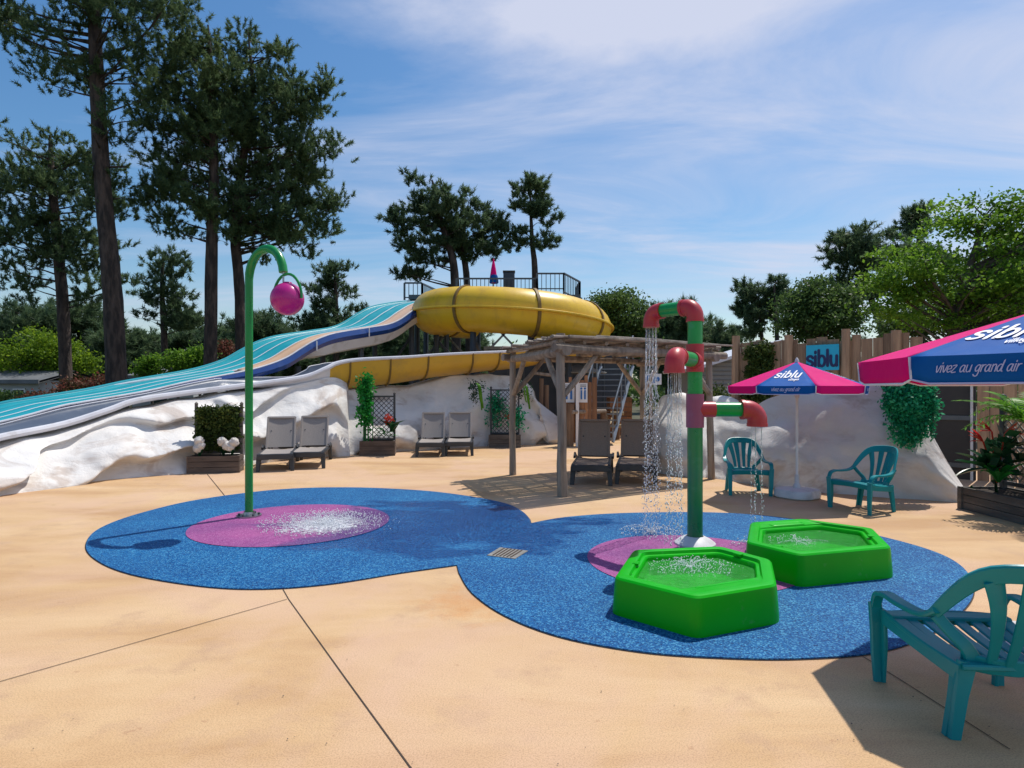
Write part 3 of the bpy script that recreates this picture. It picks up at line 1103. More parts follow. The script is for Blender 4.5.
# clad base of the tower, seen below the tube and through the shelter
base = thing('plant_room', (1.6, 22.6, 0), 'dark slate clad plant room under the yellow tube behind the timber shelter', 'building')
mb = MB()
mb.box((1.7, 23.1, 1.55), (5.2, 1.4, 3.1))
mb.build('wall', 'slate_cladding', base)
mb = MB()
for k in range(9):
    mb.box((-.75 + k * .6, 22.385, 1.5), (.04, .03, 2.9))
mb.build('cladding_batten', 'dark_metal', base)
mb = MB()
mb.box((1.7, 23.1, 3.16), (5.5, 1.7, .12))
mb.build('roof', 'galvanised', base)

# things on the platform: folded parasol, chair back
fp = thing('folded_parasol', W(493.5, 290, 24.6), 'folded pink and blue parasol standing on the slide tower platform', 'parasol')
fp.location.z = 5.51
x, y = fp.location.xy
mb = MB()
mb.lathe((x, y, 5.51), [(.02, .45), (.17, .5), (.15, .7), (.10, 1.05), (.03, 1.42), (.0, 1.5)], 12)
mb.build('canopy', 'canopy_pink', fp)
mb = MB()
mb.lathe((x + .02, y - .02, 5.51), [(.17, .46), (.19, .5), (.16, .72), (.13, .8)], 12)
mb.build('canopy_band', 'canopy_blue', fp)
mb = MB()
mb.tube([(x, y, 5.51), (x, y, 6.0)], .025, 8)
mb.build('pole', 'white_paint', fp)
pc = thing('grey_cabinet', (W(509, 290, 24.3).x, 24.3, 5.51), 'dark grey rounded cabinet beside the folded parasol on the tower', 'cabinet')
mb = MB()
mb.box((pc.location.x, 24.3, 5.51 + .42), (.46, .4, .84))
mb.build('body', 'slate_cladding', pc, bevel=.06)
mb = MB()
mb.box((pc.location.x, 24.3, 5.51 + .87), (.50, .44, .05))
mb.build('lid', 'dark_metal', pc, bevel=.02)

# steel stair up to the tower
stair = thing('steel_stair', W(595, 420, 17.6).xy.to_3d(), 'grey steel staircase seen through the timber shelter', 'staircase')
a0, a1 = Vector((1.95, 17.6, .1)), Vector((2.85, 19.2, 2.35))
sdv = Vector((.95, -.35, 0))
for k in (0, 1):
    mb = MB()
    mb.bar(a0 + sdv * k, a1 + sdv * k, .04, .09, (1, 0, 0))
    mb.build('stringer', 'galvanised', stair)
    mb = MB()
    mb.tube([a0 + sdv * k + Vector((0, 0, .95)), a1 + sdv * k + Vector((0, 0, .95))], .028, 8)
    for j in range(6):
        p = a0.lerp(a1, j / 5) + sdv * k
        mb.tube([p, p + Vector((0, 0, .95))], .02, 6)
    mb.build('handrail', 'galvanised', stair)
for j in range(13):
    p = a0.lerp(a1, (j + .5) / 13)
    mb = MB()
    mb.box(p + sdv * .5 + Vector((0, .05, 0)), (.93, .22, .035), Matrix.Rotation(math.atan2(sdv.y, sdv.x), 3, 'Z'))
    mb.build('tread', 'galvanised', stair)
# ================================================================ TREES
def blob_points(blobs, n):
    """random points in a set of ellipsoids (cx,cy,cz,rx,ry,rz), more of them near the shell"""
    vol = np.array([b[3] * b[4] * b[5] for b in blobs]) ** .75
    cnt = RNG.multinomial(n, vol / vol.sum())
    out = []
    for b, k in zip(blobs, cnt):
        d = unit(RNG.normal(size=(k, 3)))
        r = RNG.uniform(.15, 1, (k, 1)) ** .45
        out.append(np.array(b[:3]) + d * r * np.array(b[3:]))
    return np.concatenate(out)


def limbs_to(mb, trunk, targets, r0, lift=.25, n=5):
    P = [Vector(p) for p in trunk]
    zs = [p.z for p in P]
    for t in targets:
        t = Vector(t)
        hd = (t.xy - Vector((np.interp(t.z, zs, [p.x for p in P]), np.interp(t.z, zs, [p.y for p in P])))).length
        zb = min(max(t.z - hd * lift - .1, P[0].z + .35 * (zs[-1] - zs[0])), zs[-1] - .05)
        b = Vector((np.interp(zb, zs, [p.x for p in P]), np.interp(zb, zs, [p.y for p in P]), zb))
        m = b.lerp(t, .5) + Vector((random.uniform(-.15, .15), random.uniform(-.15, .15), -.08 * hd + random.uniform(0, .2)))
        L = (t - b).length
        r = min(r0, .012 + .016 * L)
        mb.tube(crom([b, m, t], 3), [r * (1 - .8 * k / 6) for k in range(7)], n, caps=False)


def trunk_mesh(mb, pts, radii, n=12):
    P = crom(pts, 6)
    Rr = [float(np.interp(i, np.linspace(0, len(P) - 1, len(radii)), radii)) for i in range(len(P))]
    mb.tube(P, Rr, n, jit=.05)
    return P


def pine(label, trunk, radii, blobs, nclump, per_clump, clump_r, n_needle=46, nl=.34, nw=.03, mat='pine_dark', group=None, name='pine_tree', dead=0, cat='tree'):
    root = thing(name, Vector(trunk[0]), label, cat, group)
    mb = MB()
    P = trunk_mesh(mb, trunk, radii)
    clumps = blob_points(blobs, nclump)
    limbs_to(mb, P, clumps[RNG.permutation(len(clumps))[:max(10, int(nclump * .55))]], radii[0] * .28)
    for _ in range(dead):
        k = random.uniform(.35, .6)
        b = P[int(k * (len(P) - 1))]
        a = random.uniform(0, 2 * PI)
        L = random.uniform(.6, 1.6)
        mb.tube([b, b + Vector((math.cos(a) * L, math.sin(a) * L, random.uniform(-.2, .3)))], [.04, .012], 5)
    mb.build('trunk', 'bark_pine', root)
    cc = np.repeat(clumps, per_clump, 0)
    off = RNG.normal(size=cc.shape) * np.array([clump_r, clump_r, clump_r * .5]) * .5
    tc = cc + off
    ax = unit(off * .8 / clump_r + np.array([0, 0, .75]) + RNG.normal(size=off.shape) * .35)
    v = needles(tc, ax, n_needle, nl, nw)
    v -= np.array(root.location)
    me = np_mesh('crown', v, 3, mat)
    link('crown', me, root)
    return root


def pblob(px, py, rx, ry, d, depth=None, dy=0):
    c = W(px, py, d + dy)
    s = d / FOC
    return (c.x, c.y, c.z, rx * s, (depth if depth is not None else rx * s), ry * s)


def ptrunk(pts, d, widths=None):
    out = []
    for k, (x, y) in enumerate(pts):
        out.append(W(x, y, d))
    out[0].z = -.05
    return out


# --- the three tall pines of the left foreground
d = 21
pine('tallest pine with the thickest trunk, its crown cut off by the top edge', ptrunk([(119, 385), (113, 300), (104, 200), (98, 100), (94, 0), (92, -110), (92, -200)], d),
     [.36, .30, .265, .235, .19, .12, .04],
     [pblob(40, 15, 70, 40, d), pblob(140, 0, 55, 45, d), pblob(95, -90, 95, 80, d), pblob(150, 75, 45, 45, d), pblob(60, 65, 42, 18, d), pblob(28, 75, 14, 18, d), pblob(128, 120, 32, 42, d), pblob(150, 30, 45, 50, d, dy=-.6), pblob(10, 30, 30, 25, d),
      pblob(112, 200, 30, 35, d, dy=.8)],
     175, 14, .66, 60, .17, .027, dead=6)
d = 24
pine('slimmer dark pine left of the tallest pine, broad flat crown', ptrunk([(68, 388), (63, 310), (57, 240), (52, 180), (50, 135)], d), [.25, .21, .18, .14, .04],
     [pblob(45, 155, 48, 22, d), pblob(22, 190, 34, 26, d), pblob(75, 195, 42, 26, d), pblob(30, 238, 40, 26, d), pblob(85, 250, 26, 26, d), pblob(100, 290, 22, 22, d), pblob(12, 280, 22, 26, d), pblob(92, 168, 22, 18, d)],
     115, 14, .62, 60, .17, .029)
d = 22.5
pine('tall pine with a straight bare stem right of the tallest pine', ptrunk([(210, 372), (211, 300), (212, 230), (214, 170), (212, 90), (208, 25)], d), [.25, .22, .2, .17, .12, .03],
     [pblob(200, 75, 36, 40, d), pblob(178, 120, 38, 42, d), pblob(215, 135, 40, 45, d), pblob(172, 180, 32, 36, d), pblob(190, 40, 26, 20, d), pblob(200, 195, 42, 32, d), pblob(178, 225, 20, 14, d), pblob(232, 90, 26, 55, d)],
     140, 14, .6, 60, .17, .029)
d = 23.5
pine('leafy pine standing closest to the green arched post, spiky crown leaning right', ptrunk([(243, 366), (240, 300), (235, 225), (243, 160), (252, 90), (249, 42)], d), [.23, .2, .18, .15, .1, .03],
     [pblob(246, 60, 20, 38, d), pblob(250, 32, 8, 14, d), pblob(268, 50, 7, 20, d), pblob(296, 78, 6, 16, d), pblob(280, 75, 24, 42, d), pblob(262, 110, 42, 40, d), pblob(305, 125, 26, 34, d), pblob(285, 160, 42, 36, d), pblob(265, 200, 48, 36, d), pblob(315, 190, 26, 24, d), pblob(300, 222, 36, 22, d), pblob(335, 200, 15, 13, d),
      pblob(262, 240, 36, 20, d), pblob(325, 100, 10, 22, d), pblob(228, 60, 18, 26, d), pblob(300, 245, 24, 14, d), pblob(335, 148, 9, 16, d)],
     190, 14, .52, 60, .17, .029)
# --- smaller pines behind the slide
d = 34
pine('small round headed pine between the two tall trunks, far behind the slide', ptrunk([(166, 372), (164, 330), (162, 290), (163, 255)], d), [.2, .17, .12, .03],
     [pblob(165, 268, 24, 18, d), pblob(150, 290, 18, 14, d), pblob(185, 292, 18, 12, d), pblob(168, 312, 26, 12, d), pblob(190, 320, 16, 10, d)], 48, 10, .6, 40, .30, .05, 'pine_far')
d = 36
pine('broad conical pine right behind the hanging magenta ball', ptrunk([(337, 372), (336, 320), (335, 264)], d), [.22, .17, .04],
     [pblob(335, 276, 18, 13, d), pblob(330, 297, 26, 14, d), pblob(345, 318, 30, 14, d), pblob(322, 325, 26, 14, d), pblob(336, 345, 34, 14, d)], 70, 10, .6, 42, .30, .05, 'pine_far')
# --- pines behind the tower
d = 31
pine('broad crowned pine above the yellow tube slide, left of its partner stem', ptrunk([(457, 330), (455, 285), (450, 250), (440, 215), (432, 180)], d), [.26, .22, .17, .11, .04],
     [pblob(424, 188, 20, 13, d), pblob(408, 213, 22, 14, d), pblob(440, 205, 26, 20, d), pblob(425, 235, 28, 16, d), pblob(460, 225, 24, 18, d), pblob(412, 250, 18, 14, d), pblob(440, 255, 22, 14, d), pblob(412, 273, 14, 10, d)],
     70, 11, .5, 46, .26, .045, 'pine_far')
d = 32
pine('slim pine with a low wide crown, right stem of the pair above the yellow tube', ptrunk([(471, 330), (467, 285), (463, 250), (466, 215)], d), [.22, .18, .13, .04],
     [pblob(480, 212, 14, 9, d), pblob(490, 230, 22, 14, d), pblob(478, 248, 28, 12, d), pblob(506, 244, 14, 10, d), pblob(458, 240, 20, 14, d), pblob(470, 195, 10, 9, d)],
     42, 11, .5, 46, .26, .045, 'pine_far')
d = 32
pine('tall slender pine with a small narrow crown beside the tower railing', ptrunk([(536, 330), (535, 280), (532, 240), (530, 190)], d), [.2, .17, .12, .03],
     [pblob(530, 192, 17, 12, d), pblob(524, 206, 14, 9, d), pblob(545, 218, 14, 9, d), pblob(524, 228, 12, 8, d), pblob(540, 205, 14, 10, d), pblob(548, 243, 11, 10, d), pblob(528, 244, 12, 8, d), pblob(552, 215, 6, 5, d)],
     44, 10, .38, 46, .24, .042, 'pine_far')
# --- right hand side pines beyond the fence
d = 34
pine('thin dark pine, left one of the small pair beyond the board fence', ptrunk([(763, 372), (762, 340), (755, 290)], d), [.14, .11, .03],
     [pblob(748, 292, 18, 10, d), pblob(740, 305, 13, 9, d), pblob(760, 300, 14, 12, d), pblob(750, 318, 16, 9, d), pblob(752, 330, 10, 6, d)], 34, 10, .45, 44, .26, .045, 'pine_far')
pine('thin dark pine, right one of the small pair beyond the board fence', ptrunk([(779, 372), (777, 340), (774, 284)], d - 1), [.15, .12, .03],
     [pblob(774, 288, 15, 10, d), pblob(782, 300, 13, 12, d), pblob(768, 305, 13, 10, d), pblob(780, 320, 12, 9, d)], 32, 10, .45, 44, .26, .045, 'pine_far')
d = 27
pine('dark pine with a strongly leaning trunk beside the bright broadleaf tree', ptrunk([(890, 372), (884, 338), (873, 305), (864, 270), (858, 240)], d), [.2, .17, .14, .11, .03],
     [pblob(850, 240, 20, 10, d), pblob(836, 255, 12, 8, d), pblob(862, 258, 26, 14, d), pblob(888, 245, 22, 12, d), pblob(850, 278, 18, 12, d), pblob(870, 288, 18, 10, d)], 56, 10, .45, 46, .24, .04, 'pine_far')
d = 36
pine('far dark pine whose top rises above the leaning pine', ptrunk([(925, 372), (920, 300), (918, 206)], d), [.24, .19, .04],
     [pblob(916, 212, 18, 10, d), pblob(908, 232, 22, 10, d), pblob(925, 232, 16, 14, d), pblob(915, 262, 30, 16, d)], 48, 10, .6, 40, .30, .05, 'pine_far')


def broadleaf(label, trunk, radii, blobs, nclump, n_leaf, clump_r, size, mat, name='broadleaf_tree', group=None, bark='bark_grey', cat='tree', flat=.6, up=.5, limb_share=.35):
    root = thing(name, Vector(trunk[0]), label, cat, group)
    clumps = blob_points(blobs, nclump)
    mb = MB()
    P = trunk_mesh(mb, trunk, radii, 10)
    limbs_to(mb, P, clumps[RNG.permutation(len(clumps))[:int(nclump * limb_share)]], radii[0] * .4, .6)
    mb.build('trunk', bark, root)
    v = leaves(clumps, n_leaf, clump_r, size, flat, up) - np.array(root.location)
    link('crown', np_mesh('crown', v, 4, mat), root)
    return root


d = 24
broadleaf('dense rounded dark green tree to the right of the yellow tube', ptrunk([(618, 372), (617, 340), (616, 312)], d), [.22, .17, .1],
          [pblob(618, 316, 30, 24, d), pblob(598, 322, 14, 20, d), pblob(632, 340, 18, 28, d), pblob(604, 345, 22, 24, d), pblob(640, 330, 8, 12, d)], 160, 120, .5, .14, 'leaf_dark')
d = 25
broadleaf('round dark green tree between the thin pines and the leaning pine', ptrunk([(822, 372), (821, 345), (820, 305)], d), [.22, .16, .06],
          [pblob(820, 300, 30, 22, d), pblob(800, 312, 22, 20, d), pblob(842, 308, 22, 22, d), pblob(820, 326, 40, 14, d)], 170, 110, .5, .14, 'leaf_dark')
d = 15.5
bl = [pblob(955, 240, 45, 24, d), pblob(910, 275, 36, 26, d), pblob(985, 215, 36, 24, d), pblob(1030, 235, 46, 46, d), pblob(965, 285, 56, 30, d), pblob(900, 305, 22, 16, d), pblob(930, 318, 34, 14, d), pblob(1010, 300, 60, 30, d), pblob(1090, 250, 60, 60, d),
      pblob(1020, 200, 20, 12, d), pblob(930, 208, 12, 7, d), pblob(872, 282, 12, 6, d), pblob(885, 255, 12, 6, d), pblob(905, 240, 14, 6, d), pblob(968, 196, 12, 6, d), pblob(868, 312, 12, 6, d)]
broadleaf('large bright green broadleaf tree rising over the fence behind the big parasol', ptrunk([(955, 440), (953, 350), (960, 300), (975, 250), (985, 215)], d), [.17, .14, .1, .07, .02],
          bl, 250, 105, .46, .115, 'leaf_oak', flat=.35, up=1.1)
d = 19
broadleaf('second broadleaf tree with darker leaves deep behind the large bright tree', ptrunk([(985, 420), (985, 340), (1000, 270)], d), [.2, .15, .05],
          [pblob(960, 300, 60, 30, d), pblob(1010, 280, 50, 40, d), pblob(920, 322, 40, 14, d), pblob(1060, 300, 40, 40, d)], 150, 120, .6, .13, 'leaf_dark')
# --- bright bush left, shrubs
d = 27
broadleaf('sunlit yellow green bushy tree behind the mobile home at the left edge', ptrunk([(40, 398), (40, 380), (42, 350)], d), [.12, .1, .04],
          [pblob(20, 360, 30, 22, d), pblob(50, 352, 30, 20, d), pblob(75, 362, 16, 18, d), pblob(-15, 365, 28, 22, d), pblob(40, 340, 18, 10, d)], 150, 90, .5, .14, 'leaf_bright')
d = 25
for px, py, rx, ry, lab, mt in ((200, 356, 12, 7, 'pale green garden shrub just above the turquoise slide right of the small pine', 'leaf_oak'),
                                (152, 363, 9, 6, 'low pale shrub above the turquoise slide, left of the small round pine', 'leaf_oak'),
                                (178, 360, 12, 9, 'round light green shrub at the foot of the small round pine', 'leaf_oak')):
    broadleaf(lab, ptrunk([(px, 398), (px, py + ry), (px, py)], d), [.06, .05, .02], [pblob(px, py, rx, ry, d), pblob(px - rx * .5, py + 8, rx, ry, d)], 40, 60, .35, .12, mt, 'shrub', cat='shrub')
d = 22.5
broadleaf('red tipped photinia bush at the foot of the tallest pine', ptrunk([(92, 402), (90, 395), (90, 388)], d), [.06, .05, .02],
          [pblob(90, 388, 24, 9, d), pblob(75, 393, 15, 8, d), pblob(105, 384, 10, 7, d)], 80, 60, .35, .11, 'photinia', 'shrub', cat='shrub')
d = 21.5
broadleaf('low red flowering shrub in front of the white mobile home', ptrunk([(48, 404), (46, 400), (44, 397)], d), [.04, .03, .02],
          [pblob(42, 397, 9, 4, d), pblob(30, 399, 8, 4, d)], 26, 50, .25, .09, 'photinia', 'shrub', cat='shrub')
d = 23
broadleaf('dark clipped hedge in front of the mobile home at the left edge', ptrunk([(5, 404), (5, 402), (5, 398)], d), [.05, .04, .02],
          [pblob(-25, 399, 30, 6, d), pblob(12, 399, 24, 6, d)], 60, 60, .3, .1, 'leaf_dark', 'hedge', cat='hedge')
d = 26
broadleaf('rusty orange shrub between the two right hand stems of the tall pines', ptrunk([(227, 372), (227, 355), (226, 350)], d), [.05, .04, .02],
          [pblob(226, 350, 8, 7, d)], 20, 60, .3, .11, 'photinia', 'shrub', cat='shrub')

# --- background row of pines: one tree copied
random.seed(5)
d = 46
bp = pine('dark background pine of the far wood behind the slide and fence', ptrunk([(0, 400), (0, 340), (0, 306)], d), [.24, .18, .04],
          [pblob(0, 318, 26, 14, d), pblob(-16, 334, 22, 14, d), pblob(16, 338, 26, 16, d), pblob(-4, 356, 34, 16, d), pblob(4, 374, 30, 14, d)], 120, 8, .9, 30, .55, .07, 'pine_far', group='dark pines of the far wood')
row = [(30, 48, 1.0), (80, 52, 1.15), (125, 46, .9), (150, 55, .95), (196, 50, .9), (232, 47, .95), (262, 44, .9), (290, 46, .85), (318, 52, 1.0), (372, 50, .95), (402, 45, .85), (430, 49, .85),
       (468, 47, .8), (668, 44, .95), (690, 50, .95), (722, 46, .85), (-30, 50, 1.1), (-80, 48, 1.2), (840, 50, .8), (745, 55, .8)]
for k, (px, dd, sc) in enumerate(row):
    o = bp if k == 0 else copy_tree(bp)
    p = W(px, 390, dd)
    o.location = (p.x, p.y, -.05)
    o.rotation_euler.z = random.uniform(0, 6.28)
    o.scale = (sc, sc, sc * random.uniform(.85, 1.05))
# far wood closing the horizon: nobody could count its trees
cs = []
for k in range(900):
    px = random.uniform(-300, 1350)
    dd = random.uniform(60, 85)
    h = (2.2 + 2.2 * noise.noise(Vector((px * .012, 0, 0))) + random.uniform(-1, 1.6)) * (1.25 if px < 330 else .8)
    p = W(px, 390, dd)
    cs.append((p.x, p.y, random.uniform(0, max(.8, h + 2.2))))
v = leaves(np.array(cs), 55, 2.6, .75, .7, .2)
tag(link('distant_wood', np_mesh('distant_wood', v, 4, 'leaf_dark')), 'far dark green wood along the horizon', 'wood', None, 'stuff')

# ================================================================ MOBILE HOMES
def mobile_home(label, x0, x1, y0, depth, zt, roof='roof_grey', wall='home_white', win=((.2, .35), (.6, .75))):
    h = thing('mobile_home', ((x0 + x1) / 2, y0 + depth / 2, 0), label, 'mobile home')
    mb = MB()
    mb.box(((x0 + x1) / 2, y0 + depth / 2, zt / 2 + .1), (x1 - x0, depth, zt - .2))
    mb.build('wall', wall, h)
    mb = MB()
    ym = y0 + depth / 2
    mb.grid([[Vector((x, y0 - .3, zt - .02)), Vector((x, ym, zt + .45)), Vector((x, y0 + depth + .3, zt - .02))] for x in (x0 - .25, x1 + .25)], 0, False)
    mb.grid([[Vector((x, y0 - .3, zt - .12)), Vector((x, ym, zt + .35)), Vector((x, y0 + depth + .3, zt - .12))] for x in (x0 - .25, x1 + .25)], 0, False)
    mb.bar((x0 - .25, y0 - .32, zt - .06), (x1 + .25, y0 - .32, zt - .06), .06, .16)
    mb.build('roof', roof, h)
    for a, b in win:
        xa, xb = x0 + (x1 - x0) * a, x0 + (x1 - x0) * b
        mb = MB()
        mb.box(((xa + xb) / 2, y0 - .03, zt * .62), (xb - xa, .07, zt * .42))
        f = mb.build('window', 'white_paint', h)
        mb = MB()
        mb.box(((xa + xb) / 2, y0 - .07, zt * .62), (xb - xa - .12, .02, zt * .42 - .12))
        mb.build('pane', 'window_dark', f)
    return h


mobile_home('pale mobile home with dark roof line at the left edge behind the slide', -24.5, -19.4, 24.6, 3.5, 2.0, win=((.12, .3), (.55, .72), (.8, .9)))
mobile_home('grey roofed mobile home glimpsed right of the tallest pine trunk', -17.4, -14.6, 27.5, 3.5, 2.25, win=((.3, .6),))
h = thing('clad_house', W(724, 390, 16.5).xy.to_3d(), 'grey horizontally clad house end with sloping roof left of the board fence', 'house')
mb = MB()
xa, xb, yy = W(702, 390, 16.5).x, W(775, 390, 16.5).x, 16.5
mb.add([(xa, yy, 0), (xb, yy, 0), (xb, yy, 2.85), (xa, yy, 2.2), (xa, yy + 3, 0), (xb, yy + 3, 0), (xb, yy + 3, 2.85), (xa, yy + 3, 2.2)], [(0, 1, 2, 3), (7, 6, 5, 4), (0, 3, 7, 4), (1, 5, 6, 2), (3, 2, 6, 7)])
mb.build('wall', 'cladding_grey', h)
mb = MB()
for k in range(22):
    z = .2 + k * .12
    xs = xa if z < 2.2 else xa + (z - 2.2) / .65 * (xb - xa)
    mb.box(((xs + xb) / 2, yy - .012, z), (xb - xs, .024, .016))
mb.build('cladding_board', 'roof_grey', h)
mb = MB()
mb.bar((xa - .3, yy + 1.4, 2.16), (xb + .1, yy + 1.4, 2.93), 3.4, .08, (0, 0, 1))
mb.v = [(x, y, z) for x, y, z in mb.v]
mb.build('roof', 'lip_white', h)
d = 14.6
broadleaf('clipped green hedge below the grey clad house', ptrunk([(722, 470), (722, 430), (722, 405)], d), [.06, .05, .02],
          [pblob(712, 400, 16, 14, d), pblob(735, 402, 14, 14, d), pblob(724, 420, 30, 16, d)], 90, 90, .32, .085, 'leaf_hedge', 'hedge', cat='hedge')
# ================================================================ BOARD FENCE, SIGN, IVY
F0, F1 = Vector((5.02, 13.6, 0)), Vector((8.75, 10.15, 0))
fd = (F1 - F0).normalized()
fn = Vector((fd.y, -fd.x, 0))
if fn.y > 0:
    fn = -fn
FL = (F1 - F0).length


def on_fence(px, off=0.0):
    r = (px - 512) / FOC
    # (F0+fd*s).x = r*(F0+fd*s).y
    s = (r * F0.y - F0.x) / (fd.x - r * fd.y)
    return F0 + fd * s + fn * off


def zat(py, p):
    return EYE + (HOR - py) / FOC * p.y


fence = thing('board_fence', F0.lerp(F1, .5), 'tall weathered board fence of uneven brown slabs behind the two parasols', 'fence')
mb = MB()
random.seed(3)
s = 0
rot = Matrix.Rotation(math.atan2(fd.y, fd.x), 3, 'Z')
sE = (on_fence(921) - F0).length
while s < sE:
    w = random.uniform(.14, .24)
    h = 2.63 + random.uniform(-.06, .07)
    mb.box(F0 + fd * (s + w / 2) + fn * random.uniform(0, .025) + Vector((0, 0, h / 2)), (w - .012, .035, h), rot)
    s += w
mb.build('boards', 'fence_board', fence)
for px in (737, 790, 847, 897):
    p = on_fence(px, .07)
    mb = MB()
    mb.tube([p, p + Vector((0, 0, 2.72 + random.uniform(-.05, .1)))], [.1, .085], 9, jit=.1)
    mb.build('post', 'fence_board', fence)
mb = MB()
for z in (.5, 2.1):
    a, b = F0 + fn * -.05, F0 + fd * sE + fn * -.05
    mb.bar(a + Vector((0, 0, z)), b + Vector((0, 0, z)), .05, .1)
mb.build('rail', 'fence_board', fence)
# right hand gate: dark sheet standing for the dark opening, then plank leaf
infill = thing('dark_infill', on_fence(945), 'dark grey gate panel standing in for the dark fence opening under the big parasol', 'infill')
mb = MB()
a, b = on_fence(922), on_fence(976)
mb.bar(a + Vector((0, 0, 1.1)), b + Vector((0, 0, 1.1)), .05, 2.2)
mb.build('infill_sheet', 'dark_void', infill)  # darkness of the fence opening is put into the sheet's colour
mb = MB()
for z in (.25, 1.1, 2.0):
    mb.bar(a + fn * .04 + Vector((0, 0, z)), b + fn * .04 + Vector((0, 0, z)), .03, .08)
mb.build('infill_rail', 'dark_metal', infill)
mb = MB()
p = on_fence(972, .05)
mb.tube([p, p + Vector((0, 0, 2.5))], .022, 8)
mb.build('infill_post', 'white_plastic', infill)
pan = thing('plank_fence', on_fence(1000), 'brown plank panel right of the dark gate behind the palm', 'fence')
mb = MB()
a = on_fence(977)
s = 0
while s < 2.6:
    w = random.uniform(.16, .22)
    mb.box(a + fd * (s + w / 2) + Vector((0, 0, 1.25)), (w - .012, .04, 2.5 + random.uniform(0, .1)), rot)
    s += w
mb.build('boards', 'fence_board', pan)
mb = MB()
mb.bar(a + fn * .04 + Vector((0, 0, 2.0)), a + fd * 2.6 + fn * .04 + Vector((0, 0, 2.0)), .04, .09)
mb.build('rail', 'fence_board', pan)


# ---------------------------------------------------------------- stroke lettering
GL = {
    's': ([[(.60, .82), (.44, 1), (.20, .98), (.07, .77), (.20, .57), (.46, .45), (.60, .24), (.46, .03), (.20, 0), (.03, .16)]], .68),
    'i': ([[(.1, 1), (.1, 0)], [(.1, 1.32), (.1, 1.46)]], .28),
    'b': ([[(.08, 1.6), (.08, 0)], [(.08, .72), (.26, 1), (.52, .95), (.66, .55), (.55, .1), (.30, -.02), (.08, .22)]], .76),
    'l': ([[(.08, 1.6), (.08, 0)]], .26),
    'u': ([[(.06, 1), (.07, .35), (.20, .03), (.42, .03), (.58, .3), (.6, 1)], [(.6, 1), (.6, 0)]], .74),
    'v': ([[(0, 1), (.25, 0), (.52, 1.02)]], .58),
    'e': ([[(.05, .48), (.5, .55), (.47, .9), (.26, 1), (.06, .72), (.06, .26), (.26, 0), (.55, .18)]], .6),
    'z': ([[(.04, .97), (.52, 1), (.04, .02), (.56, 0)]], .62),
    'a': ([[(.52, .86), (.3, 1), (.06, .7), (.05, .25), (.22, 0), (.46, .25), (.56, 1), (.54, .2), (.68, 0)]], .72),
    'g': ([[(.52, .86), (.3, 1), (.06, .7), (.05, .3), (.22, .06), (.46, .3), (.56, 1), (.5, -.4), (.25, -.66), (-.05, -.4)]], .66),
    'r': ([[(.08, 1), (.08, 0)], [(.08, .55), (.24, .93), (.45, .98)]], .5),
    'n': ([[(.08, 1), (.08, 0)], [(.08, .68), (.3, 1), (.5, .85), (.54, 0)]], .66),
    'd': ([[(.52, .86), (.3, 1), (.06, .7), (.05, .25), (.22, 0), (.46, .25), (.62, 1.65), (.56, .2), (.7, 0)]], .74),
    ' ': ([], .4),
}


def lettering(text, o, ex, ey, en, h, sw, slant=.2, gap=.1, tall=1.0, center=True, name='lettering', mat='print_white', parent=None, bold_cap=True):
    """flat pen strokes on a plane: o origin (baseline), ex reading direction, ey up, en outward"""
    ex, ey, en = Vector(ex).normalized(), Vector(ey).normalized(), Vector(en).normalized()
    tot = sum(GL[c][1] + gap for c in text) - gap
    x = -tot / 2 if center else 0
    mb = MB()
    lift = 0
    for c in text:
        for st in GL[c][0]:
            pts = crom([Vector((a, b, 0)) for a, b in st], 5) if len(st) > 2 else [Vector((*st[0], 0)), Vector((*st[1], 0))]
            rows = []
            n = len(pts)
            ext = sw * .5 / h
            for i in range(n):
                t = (pts[min(i + 1, n - 1)] - pts[max(i - 1, 0)]).normalized()
                nn = Vector((-t.y, t.x, 0)) * (sw / h / 2)
                p = pts[i].copy()
                k = 1.0
                row = []
                for sg in (-1, 1):
                    q = p + nn * sg * k
                    X = (x + q.x + q.y * slant) * h
                    row.append(Vector(o) + ex * X + ey * (q.y * h * tall) + en * (.004 + lift + i * .00006))
                rows.append(row)
            mb.grid(rows, 0, False)
            # round ends
            for e in (0, n - 1):
                p = pts[e]
                ring = []
                for q in range(10):
                    a = 2 * PI * q / 10
                    u, w_ = p.x + math.cos(a) * sw / h / 2, p.y + math.sin(a) * sw / h / 2
                    ring.append(Vector(o) + ex * ((x + u + w_ * slant) * h) + ey * (w_ * h * tall) + en * (.0035 + lift - .0004 * (e > 0)))
                mb.add(ring, [tuple(range(10))])
            lift += .0005
        x += GL[c][1] + gap
    return mb.build(name, mat, parent)


sign = thing('fence_sign', on_fence(824, .14), 'square cyan sign with navy siblu lettering on the board fence', 'sign')
p = on_fence(824.5, .14)
hs = (on_fence(841) - on_fence(808.5)).length
zc = zat(357.5, p)
sign.location.z = zc - hs * .45
mb = MB()
hh = 25.5 / FOC * p.y
mb.box(p + Vector((0, 0, zc)), (hs, .03, hh), rot)
mb.build('board', 'sign_cyan', sign)
lettering('siblu', p + fn * .016 + Vector((0, 0, zc - hh * .33)), fd, (0, 0, 1), fn, .20, .054, 0.0, .06, mat='sign_navy', parent=sign)
